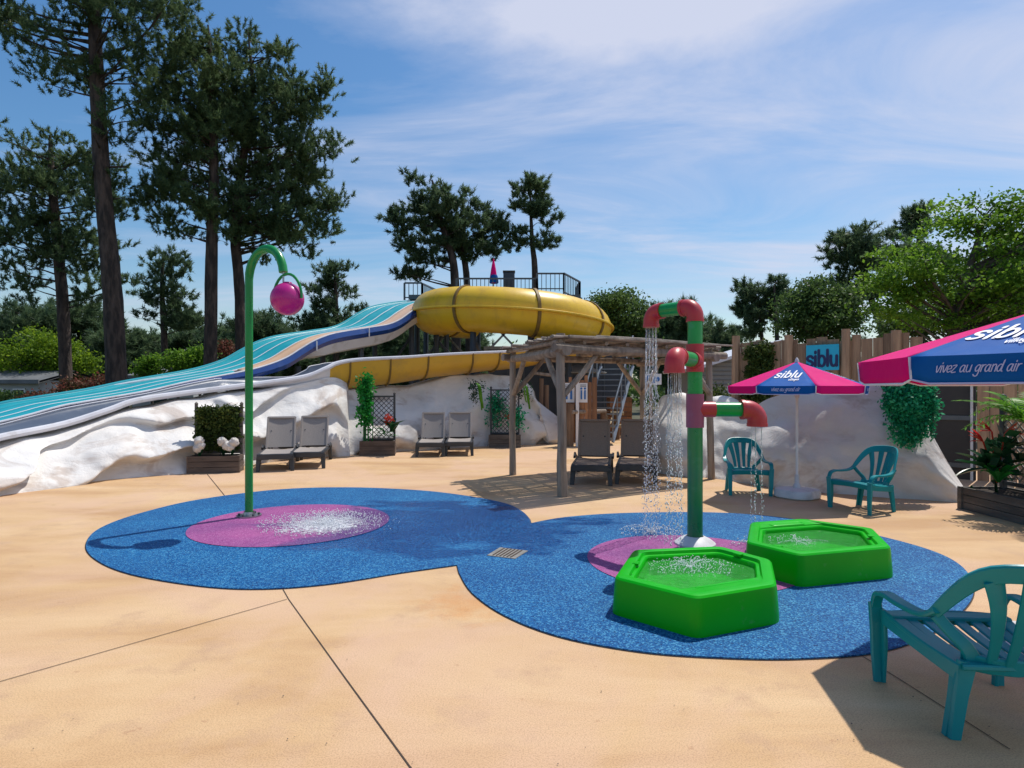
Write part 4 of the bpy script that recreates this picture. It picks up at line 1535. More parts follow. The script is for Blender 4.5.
# ivy climbing on the fence
c = on_fence(760, .12)
iv = thing('ivy', c, 'dense green ivy climbing the left end of the board fence', 'plant')
cl = []
for k in range(150):
    px, py = random.uniform(750, 772), random.uniform(346, 400)
    q = on_fence(px, random.uniform(.04, .16))
    cl.append((q.x, q.y, zat(py, q)))
link('foliage', np_mesh('foliage', leaves(np.array(cl), 46, .12, .075, 1, .1) - np.array(iv.location), 4, 'leaf_hedge'), iv)
mb = MB()
for k in range(5):
    q = on_fence(752 + k * 4.5, .05)
    mb.tube([q, q + Vector((0, 0, 1.2)), q + Vector((.05, 0, 2.2))], [.02, .014, .006], 5)
mb.build('stem', 'bark_grey', iv)

# ================================================================ HUT SCREEN WITH POSTERS, POSTS BEHIND THE SHELTER
hut = thing('plank_screen', G(578, 446), 'reddish plank screen carrying two white posters behind the timber shelter', 'screen')
yy = hut.location.y
mb = MB()
x = W(561, 390, yy).x
while x < W(595, 390, yy).x:
    w = random.uniform(.09, .15)
    h = 1.75 + random.uniform(-.05, .22)
    mb.box((x + w / 2, yy + random.uniform(0, .02), h / 2 + .1), (w - .01, .03, h))
    x += w
mb.build('boards', 'hut_board', hut)
mb = MB()
mb.bar((W(561, 390, yy).x, yy + .05, .5), (x, yy + .05, .5), .04, .08)
mb.bar((W(561, 390, yy).x, yy + .05, 1.4), (x, yy + .05, 1.4), .04, .08)
mb.build('rail', 'hut_board', hut)
for x0, x1, lab in ((563.5, 574.5, 'white safety poster with blue figures, left one on the plank screen'), (579, 587.5, 'white safety poster with blue figures, right one on the plank screen')):
    a, b = W(x0, 383, yy - .04), W(x1, 402.5, yy - .04)
    po = thing('poster', ((a.x + b.x) / 2, yy - .03, b.z), lab, 'poster')
    mb = MB()
    mb.box(((a.x + b.x) / 2, yy - .03, (a.z + b.z) / 2), (b.x - a.x, .012, a.z - b.z))
    mb.build('sheet', 'white_paint', po)
    mb = MB()
    w = b.x - a.x
    for fx in (.28, .7):
        mb.box((a.x + w * fx, yy - .038, b.z + .22), (w * .2, .006, .26))
        mb.ball((a.x + w * fx, yy - .038, b.z + .40), .035, 0, 8, (1, .1, 1))
    mb.build('pictogram', 'sign_blue', po)
    mb = MB()
    for z in (.50, .46):
        mb.box((a.x + w * .5, yy - .038, b.z + z), (w * .7, .006, .018))
    mb.build('print_line', 'flume_grey', po)
wp = thing('white_post', W(576.5, 447, 17.2).xy.to_3d(), 'slim white post in front of the plank screen', 'post')
x = wp.location.x
mb = MB()
mb.box((x, 17.0, .92), (.085, .085, 1.84))
mb.build('shaft', 'white_paint', wp)
mb = MB()
mb.box((x, 17.0, 1.86), (.12, .12, .05))
mb.build('cap', 'white_paint', wp)
# rustic rope barrier
rb = thing('post_barrier', G(570, 446.5), 'rustic timber barrier of round posts with a rail and rope behind the loungers', 'barrier')
p1, p2, p3 = G(570, 446.5), G(603, 444), G(616, 439.5)
for p, h, r in ((p1, 1.2, .11), (p2, 1.0, .11), (p3, 1.0, .13)):
    mb = MB()
    mb.tube([p, p + Vector((0, 0, h * .5)), p + Vector((.02, 0, h))], [r, r * .95, r * .9], 10, jit=.06)
    mb.build('post', 'brown_pole', rb)
mb = MB()
mb.tube([p1 + Vector((.05, -.1, .98)), p2 + Vector((.05, -.1, .98))], .06, 8, jit=.06)
mb.build('rail', 'grey_wood', rb)
mb = MB()
mb.tube(crom([p2 + Vector((.1, 0, .85)), p2.lerp(p3, .5) + Vector((0, 0, .55)), p3 + Vector((-.1, 0, .8))], 6), .025, 6)
mb.build('rope', 'rope', rb)
for z in (.45, .85):
    mb = MB()
    mb.tube([p3 + Vector((-.2, -.15, z)), p3 + Vector((.22, -.15, z))], .055, 8)
    mb.build('peg', 'rope', rb)
cr = thing('slatted_crate', G(621, 438), 'brown slatted timber box standing near the rustic barrier', 'crate')
y = cr.location.y + .3
x0, x1 = W(610, 390, y).x, W(632, 390, y).x
mb = MB()
for k in range(8):
    mb.box(((x0 + x1) / 2, y, .12 + k * .165), (x1 - x0, .03, .145))
for xx in (x0 + .04, x1 - .04):
    mb.box((xx, y + .04, .66), (.07, .05, 1.32))
mb.build('slat_front', 'hut_board', cr)
mb = MB()
for k in range(8):
    for xx in (x0 + .015, x1 - .015):
        mb.box((xx, y + .4, .12 + k * .165), (.03, .7, .145))
mb.build('slat_side', 'hut_board', cr)
# timber frame left of the shelter's middle post
tf = thing('timber_frame', G(543, 434.5 + 8), 'weathered two legged timber frame in the gap beside the far rock wall', 'frame')
y = tf.location.y
for px, h in ((541, 1.95), (546, 1.75)):
    x = W(px, 390, y).x
    mb = MB()
    mb.tube([(x, y, 0), (x + .02, y, h)], [.075, .07], 8, jit=.05)
    mb.build('post', 'brown_pole', tf)
mb = MB()
mb.tube([W(533, 373, y - .2), W(557, 376, y + .1)], .05, 8, jit=.05)
mb.build('beam', 'grey_wood', tf)
# small white blue notice beyond the boulder
nb = thing('notice_board', W(651, 380, 14.5), 'small blue and white notice board behind the falling water', 'sign')
nb.location.z = 0
x = nb.location.x
mb = MB()
mb.box((x, 14.5, 1.86), (.5, .03, .26))
mb.build('board', 'white_paint', nb)
mb = MB()
mb.box((x - .06, 14.48, 1.86), (.30, .01, .18))
mb.ball((x + .15, 14.48, 1.86), .06, 0, 10, (1, .1, 1))
mb.build('blue_panel', 'sign_blue', nb)
mb = MB()
mb.tube([(x, 14.53, 0), (x, 14.53, 1.98)], .04, 8)
mb.build('post', 'grey_wood', nb)
# grey flat parasol roof behind the shelter
gp = thing('grey_awning', W(578, 420, 20.3).xy.to_3d(), 'flat grey awning on a slim post behind the plank screen', 'awning')
x = gp.location.x
mb = MB()
mb.lathe((x, 20.3, 2.15), [(.95, 0), (.98, .04), (.5, .2), (.02, .3)], 8)
mb.build('canopy', 'cladding_grey', gp)
mb = MB()
mb.tube([(x, 20.3, 0), (x, 20.3, 2.4)], .035, 8)
mb.build('post', 'grey_wood', gp)
# ================================================================ TIMBER SHELTER (pergola)
A, B, C = G(562.5, 496.5), G(513, 475), G(711, 479)
D = B + C - A
A, B, C, D = [p.xy.to_3d() for p in (A, B, C, D)]
HP = 2.31
per = thing('pergola', (A + D) / 2, 'weathered grey timber shelter of round posts with a roof of thin canes', 'pergola')
random.seed(21)
for p in (A, B, C, D):
    lean = Vector((random.uniform(-.04, .04), random.uniform(-.04, .04), 0))
    mb = MB()
    r = .07 if p is A else .06
    mb.tube([p + lean * t + Vector((random.uniform(-.012, .012), random.uniform(-.012, .012), HP * t)) for t in (0, .2, .4, .6, .8, 1.06 if p is A else 1.01)], [r * 1.12, r * 1.05, r, r, r * .95, r * .95], 10, jit=.07)
    mb.build('post', 'grey_wood', per)
ux, uy = (C - A).normalized(), (B - A).normalized()
H = Vector((0, 0, HP))


def beam(a, b, z, r, e0=.25, e1=.25, nm='beam'):
    d = (b - a).normalized()
    a2, b2 = a - d * e0, b + d * e1
    mb = MB()
    mb.tube([a2.lerp(b2, t) + Vector((0, random.uniform(-.015, .015), z + random.uniform(-.012, .012))) for t in (0, .25, .5, .75, 1)], [r, r * 1.04, r, r * .95, r * .92], 9, jit=.06)
    mb.build(nm, 'grey_wood', per)


beam(A - uy * .08, C - uy * .08, HP - .09, .07, .2, .3)
beam(B + uy * .08, D + uy * .08, HP - .09, .065, .2, .3)
beam(A, B, HP - .13, .075, .18, .18)
beam(C, D, HP - .13, .07, .18, .18)
beam((A + C) / 2, (B + D) / 2, HP + .02, .06, .2, .2)
for p, dirs in ((A, (ux, uy)), (B, (ux, -uy)), (C, (-ux, uy)), (D, (-ux, -uy))):
    for d in dirs:
        mb = MB()
        mb.tube([p + Vector((0, 0, HP - .78)) + d * .03, p + d * .38 + Vector((0, 0, HP - .45)), p + d * .70 + Vector((0, 0, HP - .12))], [.05, .048, .045], 8, jit=.06)
        mb.build('brace', 'grey_wood', per)
# cane roof: long canes over short rafters, reading as one cover
mb = MB()
W_ = (B - A).length + .34
Lx = (C - A).length
for k in range(9):
    t = -.02 + k / 8 * 1.06
    a = A + ux * Lx * t - uy * .09
    b = a + uy * (W_ - .1)
    mb.tube([a + Vector((0, 0, HP + .015)), b + Vector((0, 0, HP + .015))], .034, 7, jit=.08)
mb.build('rafter', 'grey_wood', per)
mb = MB()
s = 0
while s < W_:
    r = random.uniform(.016, .027)
    o0 = A - uy * .2 + uy * s - ux * (.16 + random.uniform(-.2, .14))
    o1 = A - uy * .2 + uy * s + ux * (Lx + .30 + random.uniform(-.35, .2))
    z = HP + .068 + random.uniform(0, .02)
    mb.tube([o0.lerp(o1, t) + Vector((0, random.uniform(-.012, .012), z + random.uniform(-.012, .012))) for t in (0, .2, .4, .6, .8, 1)], [r, r, r * .97, r * .92, r * .85, r * .75], 6)
    s += r * random.choice((1.8, 1.9, 2.0, 2.05, 2.3))
for k in range(40):
    s = random.uniform(0, W_)
    a = random.uniform(0, .6)
    o0 = A - uy * .2 + uy * s + ux * Lx * a
    o1 = o0 + ux * random.uniform(1, 2.2) + uy * random.uniform(-.15, .15)
    mb.tube([o0 + Vector((0, 0, HP + .125)), o1 + Vector((0, 0, HP + .115))], .016, 5)
mb.build('roof_canes', 'roof_cane', per)


# ================================================================ SUN LOUNGERS
def make_lounger(mesh_mat, back=62, label=''):
    root = thing('sun_lounger', (0, 0, 0), label, 'sun lounger')
    # foot end at y=0 looking to -y, head end at y=+1.9
    Wd, zz = .66, .34
    mb = MB()
    for s in (-1, 1):
        mb.sweep([(s * (Wd / 2 - .03), -.02, zz - .05), (s * (Wd / 2 - .03), .0, zz - .02), (s * (Wd / 2 - .03), .9, zz - .03), (s * (Wd / 2 - .03), 1.86, zz - .03)], .055, .075, (1, 0, 0))
    mb.sweep([(-Wd / 2, -.01, zz - .05), (0, -.025, zz - .045), (Wd / 2, -.01, zz - .05)], .11, .06, (0, 0, 1))
    mb.sweep([(-Wd / 2, 1.86, zz - .03), (Wd / 2, 1.86, zz - .03)], .07, .05, (0, 0, 1))
    mb.sweep([(-Wd / 2, 1.1, zz - .05), (Wd / 2, 1.1, zz - .05)], .05, .04, (0, 0, 1))
    mb.build('frame', 'charcoal_plastic', root, local=True)
    for s in (-1, 1):
        for y in (.06, 1.62):
            mb = MB()
            mb.sweep([(s * (Wd / 2 - .035), y, zz - .04), (s * (Wd / 2 - .02), y - .01, zz * .5), (s * (Wd / 2 - .01), y - (.03 if y < 1 else -.05), 0)], [.10, .085, .07], [.10, .09, .08], (1, 0, 0))
            mb.build('leg', 'charcoal_plastic', root, local=True)
    for s in (-1, 1):
        mb = MB()
        mb.sweep([(s * (Wd / 2 + .02), 1.0, zz + .02), (s * (Wd / 2 + .025), 1.2, zz + .07), (s * (Wd / 2 + .02), 1.45, zz - .02)], .04, .05, (1, 0, 0))
        mb.build('armrest', 'charcoal_plastic', root, local=True)
    mb = MB()
    rows = []
    for k in range(9):
        y = .03 + k / 8 * 1.06
        rows.append([Vector((x, y, zz + .012 - .022 * math.sin(PI * (x / (Wd - .1) + .5)))) for x in np.linspace(-(Wd / 2 - .05), Wd / 2 - .05, 7)])
    mb.grid(rows)
    o = mb.build('seat_mesh', mesh_mat, root, local=True)
    a = R(back)
    dy, dz = math.cos(a), math.sin(a)
    hy, hz = 1.12, zz + .01
    mb = MB()
    rows = []
    for k in range(9):
        t = .03 + k / 8 * .68
        rows.append([Vector((x, hy + dy * t + .02 * math.sin(PI * (x / (Wd - .14) + .5)), hz + dz * t)) for x in np.linspace(-(Wd / 2 - .06), Wd / 2 - .06, 7)])
    mb.grid(rows)
    mb.build('back_mesh', mesh_mat, root, local=True)
    mb = MB()
    for s in (-1, 1):
        mb.sweep([(s * (Wd / 2 - .05), hy, hz), (s * (Wd / 2 - .05), hy + dy * .74, hz + dz * .74)], .04, .035, (1, 0, 0))
    mb.sweep([(-(Wd / 2 - .05), hy + dy * .73, hz + dz * .73), (Wd / 2 - .05, hy + dy * .73, hz + dz * .73)], .05, .035, (0, dy, dz))
    mb.build('back_frame', 'taupe_mesh' if mesh_mat == 'taupe_mesh' else 'taupe_brown', root, local=True)
    for s in (-1, 1):
        mb = MB()
        mb.tube([(s * .2, hy + dy * .42, hz + dz * .42), (s * .22, hy + dy * .42 + .3, zz - .03)], .014, 6)
        mb.build('prop_bar', 'charcoal_plastic', root, local=True)
    return root


def look(px0, py0, px1, dd, name=None):
    """foot end pixel and pixel of the back hinge dd metres further in"""
    p = G(px0, py0)
    q = W(px1, HOR, p.y + dd)
    return p.xy.to_3d(), math.atan2(-(q.x - p.x), dd)


L0 = make_lounger('taupe_mesh', 62, '')
L1 = make_lounger('taupe_brown', 66, '')
spots = [(L0, 275, 471.5, 281, 1.2, 'grey sun lounger beside the hedge panel planter, left of the pair by the white wall', 0),
         (L0, 307, 469.0, 314, 1.2, 'grey sun lounger beside the bamboo trellis, right of the pair by the white wall', 0),
         (L0, 430, 457.0, 433, 1.2, 'far grey sun lounger, left of the pair in front of the shaded rock wall', 0),
         (L0, 459, 456.0, 460, 1.2, 'far grey sun lounger, right of the pair in front of the shaded rock wall', 0),
         (L1, 591, 485.5, 594, 1.2, 'brown backed sun lounger under the timber shelter, just right of its front post', 0),
         (L1, 636, 485.0, 637, 1.2, 'brown backed sun lounger under the timber shelter, partly behind the falling water', 0)]
used = set()
for (src, px, py, px1, dd, lab, _) in spots:
    o = src if src not in used else copy_tree(src)
    used.add(src)
    loc, rz = look(px, py, px1, dd)
    o.location = loc
    o.rotation_euler.z = rz
    o['label'] = lab
    o['group'] = 'sun loungers round the deck'


# ================================================================ PLANTERS
def lattice(mb, o, ex, w, h, step=.085, t=.016, dep=.012):
    ex = Vector(ex).normalized()
    en = Vector((ex.y, -ex.x, 0))
    o = Vector(o)
    for sgn in (1, -1):
        k = -h
        while k < w:
            a0, a1 = max(0, k), min(w, k + h)
            if a1 - a0 > .03:
                z0, z1 = (a0 - k), (a1 - k)
                if sgn < 0:
                    z0, z1 = h - z0, h - z1
                off = en * (dep * .6 * sgn)
                mb.bar(o + ex * a0 + Vector((0, 0, z0)) + off, o + ex * a1 + Vector((0, 0, z1)) + off, t, dep, en)
            k += step * 1.414
    return mb


def planter(label, p, w, dpt, hb, hp, rz, wood, lat=True, panel_mat='lattice'):
    """box at p (front left ground corner), local x along the front"""
    root = thing('trellis_planter' if lat else 'hedge_planter', p, label, 'planter')
    root.rotation_euler.z = rz
    mb = MB()
    nb = 3
    for k in range(nb):
        z = hb * (k + .5) / nb
        for yy in (.015, dpt - .015):
            mb.box((w / 2, yy, z), (w, .03, hb / nb - .008))
        for xx in (.015, w - .015):
            mb.box((xx, dpt / 2, z), (.03, dpt - .062, hb / nb - .008))
    for xx in (-.012, w + .012):
        mb.box((xx, .03, hb / 2), (.028, .07, hb))
    mb.build('box', wood, root, local=True)
    mb = MB()
    mb.box((w / 2, dpt / 2, hb - .05), (w - .07, dpt - .07, .04))
    mb.build('soil', 'soil', root, local=True)
    yb = dpt - .05
    for xx in (.03, w - .03):
        mb = MB()
        mb.box((xx, yb, (hp + .04) / 2), (.05, .05, hp + .04))
        mb.lathe((xx, yb, hp + .04), [(.034, 0), (.034, .02), (.0, .05)], 8)
        mb.build('post', panel_mat if lat else 'planter_dark', root, local=True)
    if lat:
        mb = MB()
        mb.bar((.05, yb, hp - .02), (w - .05, yb, hp - .02), .035, .04)
        mb.bar((.05, yb, hb + .02), (w - .05, yb, hb + .02), .035, .04)
        lattice(mb, (.06, yb, hb + .04), (1, 0, 0), w - .12, hp - hb - .08)
        mb.build('trellis', panel_mat, root, local=True)
    return root, yb


def kid_leaves(root, name, centers, n, rad, size, mat, flat=1.0, up=.3):
    me = np_mesh(name, leaves(np.array(centers, dtype=float), n, rad, size, flat, up), 4, mat)
    return link(name, me, root)


def blade(mb, b, dirn, L, w, droop=.3, mi=0, fold=.12):
    """one long leaf blade, folded along its rib"""
    d = Vector(dirn).normalized()
    s = d.cross(Vector((0, 0, 1)))
    s = s.normalized() if s.length > .05 else Vector((1, 0, 0))
    rows = []
    for k in range(8):
        t = k / 7
        c = Vector(b) + d * (L * t) + Vector((0, 0, -droop * L * t * t))
        ww = w * math.sin(PI * min(.985, .1 + .88 * t)) ** .8 / 2
        up = Vector((0, 0, ww * fold * 4))
        rows.append([c - s * ww + up, c, c + s * ww + up])
    mb.grid(rows, mi)


# hedge panel planter
p = G(188, 473.8)
hp_, yb = planter('wooden planter with a square ivy panel and white hydrangeas by the white wall', p, .90, .42, .33, 1.28, R(10), 'planter_wood', lat=False)
cl = [(random.uniform(.08, .84), yb + random.uniform(-.07, .03), random.uniform(.42, 1.25)) for _ in range(230)]
kid_leaves(hp_, 'ivy_panel', cl, 34, .075, .062, 'leaf_hedge', 1, .2)
mb = MB()
mb.box((.45, yb + .02, .8), (.78, .03, .92))
mb.build('panel_board', 'planter_dark', hp_, local=True)
for x, z in ((.17, .62), (.14, .47), (.19, .53), (.58, .60), (.66, .52), (.80, .58), (.72, .49)):
    mb = MB()
    mb.ball((x, .10, z), .085, 0, 22)
    mb.v = [tuple(Vector((x, .10, z)) + (Vector(q) - Vector((x, .10, z))) * (1 + .30 * noise.noise(Vector(q) * 34) + .15 * noise.noise(Vector(q) * 80))) for q in mb.v]
    mb.build('hydrangea', 'flower_white', hp_, local=True)
mb = MB()
for x, z in ((.17, .55), (.6, .5), (.75, .5), (.16, .42)):
    for q in range(3):
        blade(mb, (x, .12, .3), (random.uniform(-.5, .5), -.2, 1), .22, .05, .2)
mb.build('stalk_leaves', 'plastic_deep', hp_, local=True)


def succulent_bunch(root, name, c, mat, n, L, w, up=.7, spread=1.0, droop=.3):
    mb = MB()
    for k in range(n):
        a = random.uniform(0, 2 * PI)
        d = (math.cos(a) * spread, math.sin(a) * spread - .25, up + random.uniform(-.3, .5))
        blade(mb, Vector(c) + Vector((random.uniform(-.04, .04), random.uniform(-.03, .03), random.uniform(-.05, .1))), d, L * random.uniform(.6, 1.15), w * random.uniform(.7, 1.2), droop)
    return mb.build(name, mat, root, local=True)


# left trellis with bamboo
p = G(360.5, 456)
tp, yb = planter('dark trellis planter with tall bright green bamboo and a red flower, between the lounger pairs', p, .80, .40, .36, 1.46, R(4), 'planter_wood')
cl = [(random.gauss(.09, .06), yb - .12 + random.uniform(-.1, .05), random.uniform(.75, 1.9)) for _ in range(60)]
kid_leaves(tp, 'bamboo_leaves', cl, 26, .14, .10, 'plastic_bright', 1.2, .0)
mb = MB()
for k in range(7):
    x = random.uniform(.03, .25)
    mb.tube([(x, yb - .14, .3), (x + random.uniform(-.05, .05), yb - .14, 1.75)], [.012, .006], 5)
mb.build('bamboo_cane', 'plastic_bright', tp, local=True)
succulent_bunch(tp, 'dark_leaves', (.74, yb - .2, .58), 'plastic_deep', 14, .42, .14, .8, .9, .2)
succulent_bunch(tp, 'lime_leaves', (.55, yb - .2, .50), 'plastic_bright', 12, .3, .07, .5, 1, .3)
kid_leaves(tp, 'red_flower', [(.64, yb - .25, .92), (.67, yb - .25, .88)], 70, .1, .06, 'flower_red', 1, 0)

# right trellis
p = G(489.5, 447.8)
tp2, yb = planter('dark trellis planter with deep teal plastic ferns standing behind the left shelter post', p, .84, .40, .36, 1.62, R(0), 'planter_dark')
cl = [(random.gauss(.2, .08), yb + .06, random.gauss(1.1, .2)) for _ in range(24)] + [(random.gauss(.68, .07), yb - .08, random.gauss(.85, .13)) for _ in range(16)]
kid_leaves(tp2, 'fern_leaves', cl, 34, .18, .085, 'plastic_teal', 1.1, .1)
kid_leaves(tp2, 'pink_flower', [(.55, yb - .18, .85)], 60, .1, .05, 'flower_red', 1, 0)

# hanging plants on the far rock wall
for px, py, d_, lab in ((475, 383, 16.75, 'small hanging plant with lime tail on the rock wall left of the teal fern trellis'), (521, 384, 17.1, 'small hanging plant with lime tail at the rock wall end by the shelter post')):
    c = W(px, py, d_)
    hp = thing('hanging_plant', c, lab, 'plant')
    cl = [(random.gauss(0, .09), random.gauss(-.1, .04), random.uniform(-.42, .05)) for _ in range(15)]
    kid_leaves(hp, 'dark_leaves', cl, 26, .12, .06, 'plastic_deep', 1.2, 0)
    mb = MB()
    for k in range(7):
        x = .12 + random.uniform(-.05, .06)
        mb.sweep(crom([Vector((x * .3, -.1, 0)), Vector((x, -.22, -.1)), Vector((x + .05, -.24, -.45)), Vector((x + .08, -.2, -.78 + random.uniform(0, .3)))], 3), .035, .008, (1, 0, 0))
    mb.build('lime_tail', 'fern_lime', hp, local=True)

# large hanging fern on the smooth rock wall
c = W(899, 388, 8.95)
hf = thing('hanging_fern', c, 'large green hanging plastic fern draped over the smooth white rock wall', 'plant')
mb = MB()
cl = []
for k in range(150):
    a = random.uniform(0, 2 * PI)
    x0 = random.gauss(0, .13)
    out = random.uniform(.08, .42)
    dx = random.gauss(0, .085)
    L = random.uniform(.25, .88) * (1 - abs(x0 + dx) * .55)
    pth = crom([Vector((x0 * .8, -.02, .02)), Vector((x0 + dx * .5, -.12 - out * .35, .06)), Vector((x0 + dx, -.18 - out * .4, -L * .4)), Vector((x0 + dx * 1.15, -.17 - out * .25, -L))], 5)
    mb.tube(pth, .006, 4)
    cl += [tuple(q) for q in pth[2:]]
mb.build('strand', 'plastic_teal', hf, local=True)
kid_leaves(hf, 'fronds', cl, 6, .07, .062, 'plastic_teal', 1, 0)
cl = [(random.gauss(-.02, .15), random.gauss(-.12, .06), random.gauss(.03, .07)) for _ in range(40)]
kid_leaves(hf, 'ivy_top', cl, 20, .1, .05, 'leaf_hedge', 1, .4)

# right hand planter (runs towards the camera), trellis at its back
p = Vector((6.05, 8.12, 0))
rp = thing('trellis_planter', p, 'long grey board planter with trellis, bird of paradise plant and palm at the right edge', 'planter')
Lp, Dp, Hb = 2.3, .62, .30
mb = MB()
for k in range(3):
    z = Hb * (k + .5) / 3
    for xx in (.02, Dp - .02):
        mb.box((xx, -Lp / 2, z), (.04, Lp, Hb / 3 - .008))
    for yy in (-.02, -Lp + .02):
        mb.box((Dp / 2, yy, z), (Dp - .082, .04, Hb / 3 - .008))
mb.box((-.012, -.035, Hb / 2), (.026, .07, Hb))
mb.box((-.012, -1.2, Hb / 2), (.026, .07, Hb))
mb.build('box', 'planter_dark', rp, local=True)
mb = MB()
mb.box((Dp / 2, -Lp / 2, Hb - .05), (Dp - .09, Lp - .09, .04))
mb.build('soil', 'soil', rp, local=True)
for yy in (-.06, -1.15, -2.22):
    mb = MB()
    mb.box((Dp - .07, yy, .74), (.06, .06, 1.48))
    mb.ball((Dp - .07, yy, 1.51), .04, 0, 8)
    mb.build('post', 'lattice', rp, local=True)
for a, b in ((-.09, -1.12), (-1.18, -2.19)):
    mb = MB()
    mb.bar((Dp - .07, a, 1.40), (Dp - .07, b, 1.40), .05, .05)
    mb.bar((Dp - .07, a, .36), (Dp - .07, b, .36), .05, .05)
    mb.build('trellis_rail', 'lattice', rp, local=True)
    mb = MB()
    lattice(mb, (Dp - .07, a, .40), (0, -1, 0), abs(b - a), .97, .085, .02, .012)
    mb.build('trellis', 'lattice_pale', rp, local=True)
# bird of paradise: paddle leaves and orange beaks
mb = MB()
for a, L, w, up, dr in ((3.3, .62, .17, .35, .1), (2.9, .55, .16, .75, .2), (3.9, .5, .17, 1.0, .2), (4.4, .55, .16, .6, .3), (2.2, .45, .15, 1.2, .2), (3.5, .45, .15, 1.4, .15), (5.2, .5, .16, .8, .3), (3.1, .5, .14, .1, .25), (4.0, .45, .18, .4, .3)):
    b = Vector((.22, -.32, .55))
    d = Vector((math.cos(a), math.sin(a), up))
    mb.tube([(.25, -.32, .25), b], [.02, .014], 6)
    blade(mb, b, d, L, w, dr)
mb.build('paddle_leaves', 'plastic_deep', rp, local=True)
mb = MB()
for a, up in ((2.7, 1.5), (3.6, .9), (4.6, 1.6)):
    for k in range(3):
        blade(mb, (.24, -.36, .40), (math.cos(a + k * .5), math.sin(a + k * .5), up), .55, .10, .35)
mb.build('green_leaves', 'plastic_bright', rp, local=True)
mb = MB()
for bx, by, bz, sg in ((.05, -.35, .93, -1), (.28, -.40, 1.02, 1), (.18, -.33, 1.06, -1)):
    for k in range(4):
        blade(mb, (bx, by, bz), (sg * 1.0, random.uniform(-.4, .4), .15 + k * .35), .26, .05, .1)
    mb.tube([(bx, by, bz), (.24, -.34, .4)], .01, 5)
mb.build('orange_flower', 'flower_red', rp, local=True)
cl = [(random.gauss(.24, .12), random.gauss(-.42, .16), random.uniform(.35, 1.0)) for _ in range(11)]
kid_leaves(rp, 'dark_leaves', cl, 7, .2, .17, 'plastic_deep', 1, .3)
# palm fern
mb = MB()
for k in range(26):
    a = random.uniform(0, 2 * PI)
    up = random.uniform(.8, 2.2)
    d = Vector((math.cos(a), math.sin(a), up)).normalized()
    L = random.uniform(.75, 1.2)
    b = Vector((.36, -.80, 1.12))
    dr = random.uniform(.35, .7)
    pts = [b + d * (L * t) + Vector((0, 0, -dr * L * t * t)) for t in np.linspace(0, 1, 14)]
    mb.tube(pts, [.008 * (1 - t * .8) for t in np.linspace(0, 1, 14)], 4)
    s = d.cross(Vector((0, 0, 1))).normalized()
    for j in range(2, 14):
        for sg in (-1, 1):
            tdir = (pts[min(j + 1, 13)] - pts[j - 1]).normalized()
            ld = (s * sg + tdir * .7 + Vector((0, 0, -.15))).normalized()
            l2 = .17 * math.sin(PI * (j / 14) ** .7) + .05
            n2 = ld.cross(tdir).normalized()
            wv = tdir * .012
            mb.add([pts[j] - wv, pts[j] + ld * l2 * .5 - wv * 1.2, pts[j] + ld * l2, pts[j] + ld * l2 * .5 + wv * 1.2, pts[j] + wv], [(0, 1, 2, 3, 4)])
mb.tube([(.36, -.80, .2), (.36, -.80, 1.16)], .03, 8)
mb.build('palm_fronds', 'fern_lime', rp, local=True)


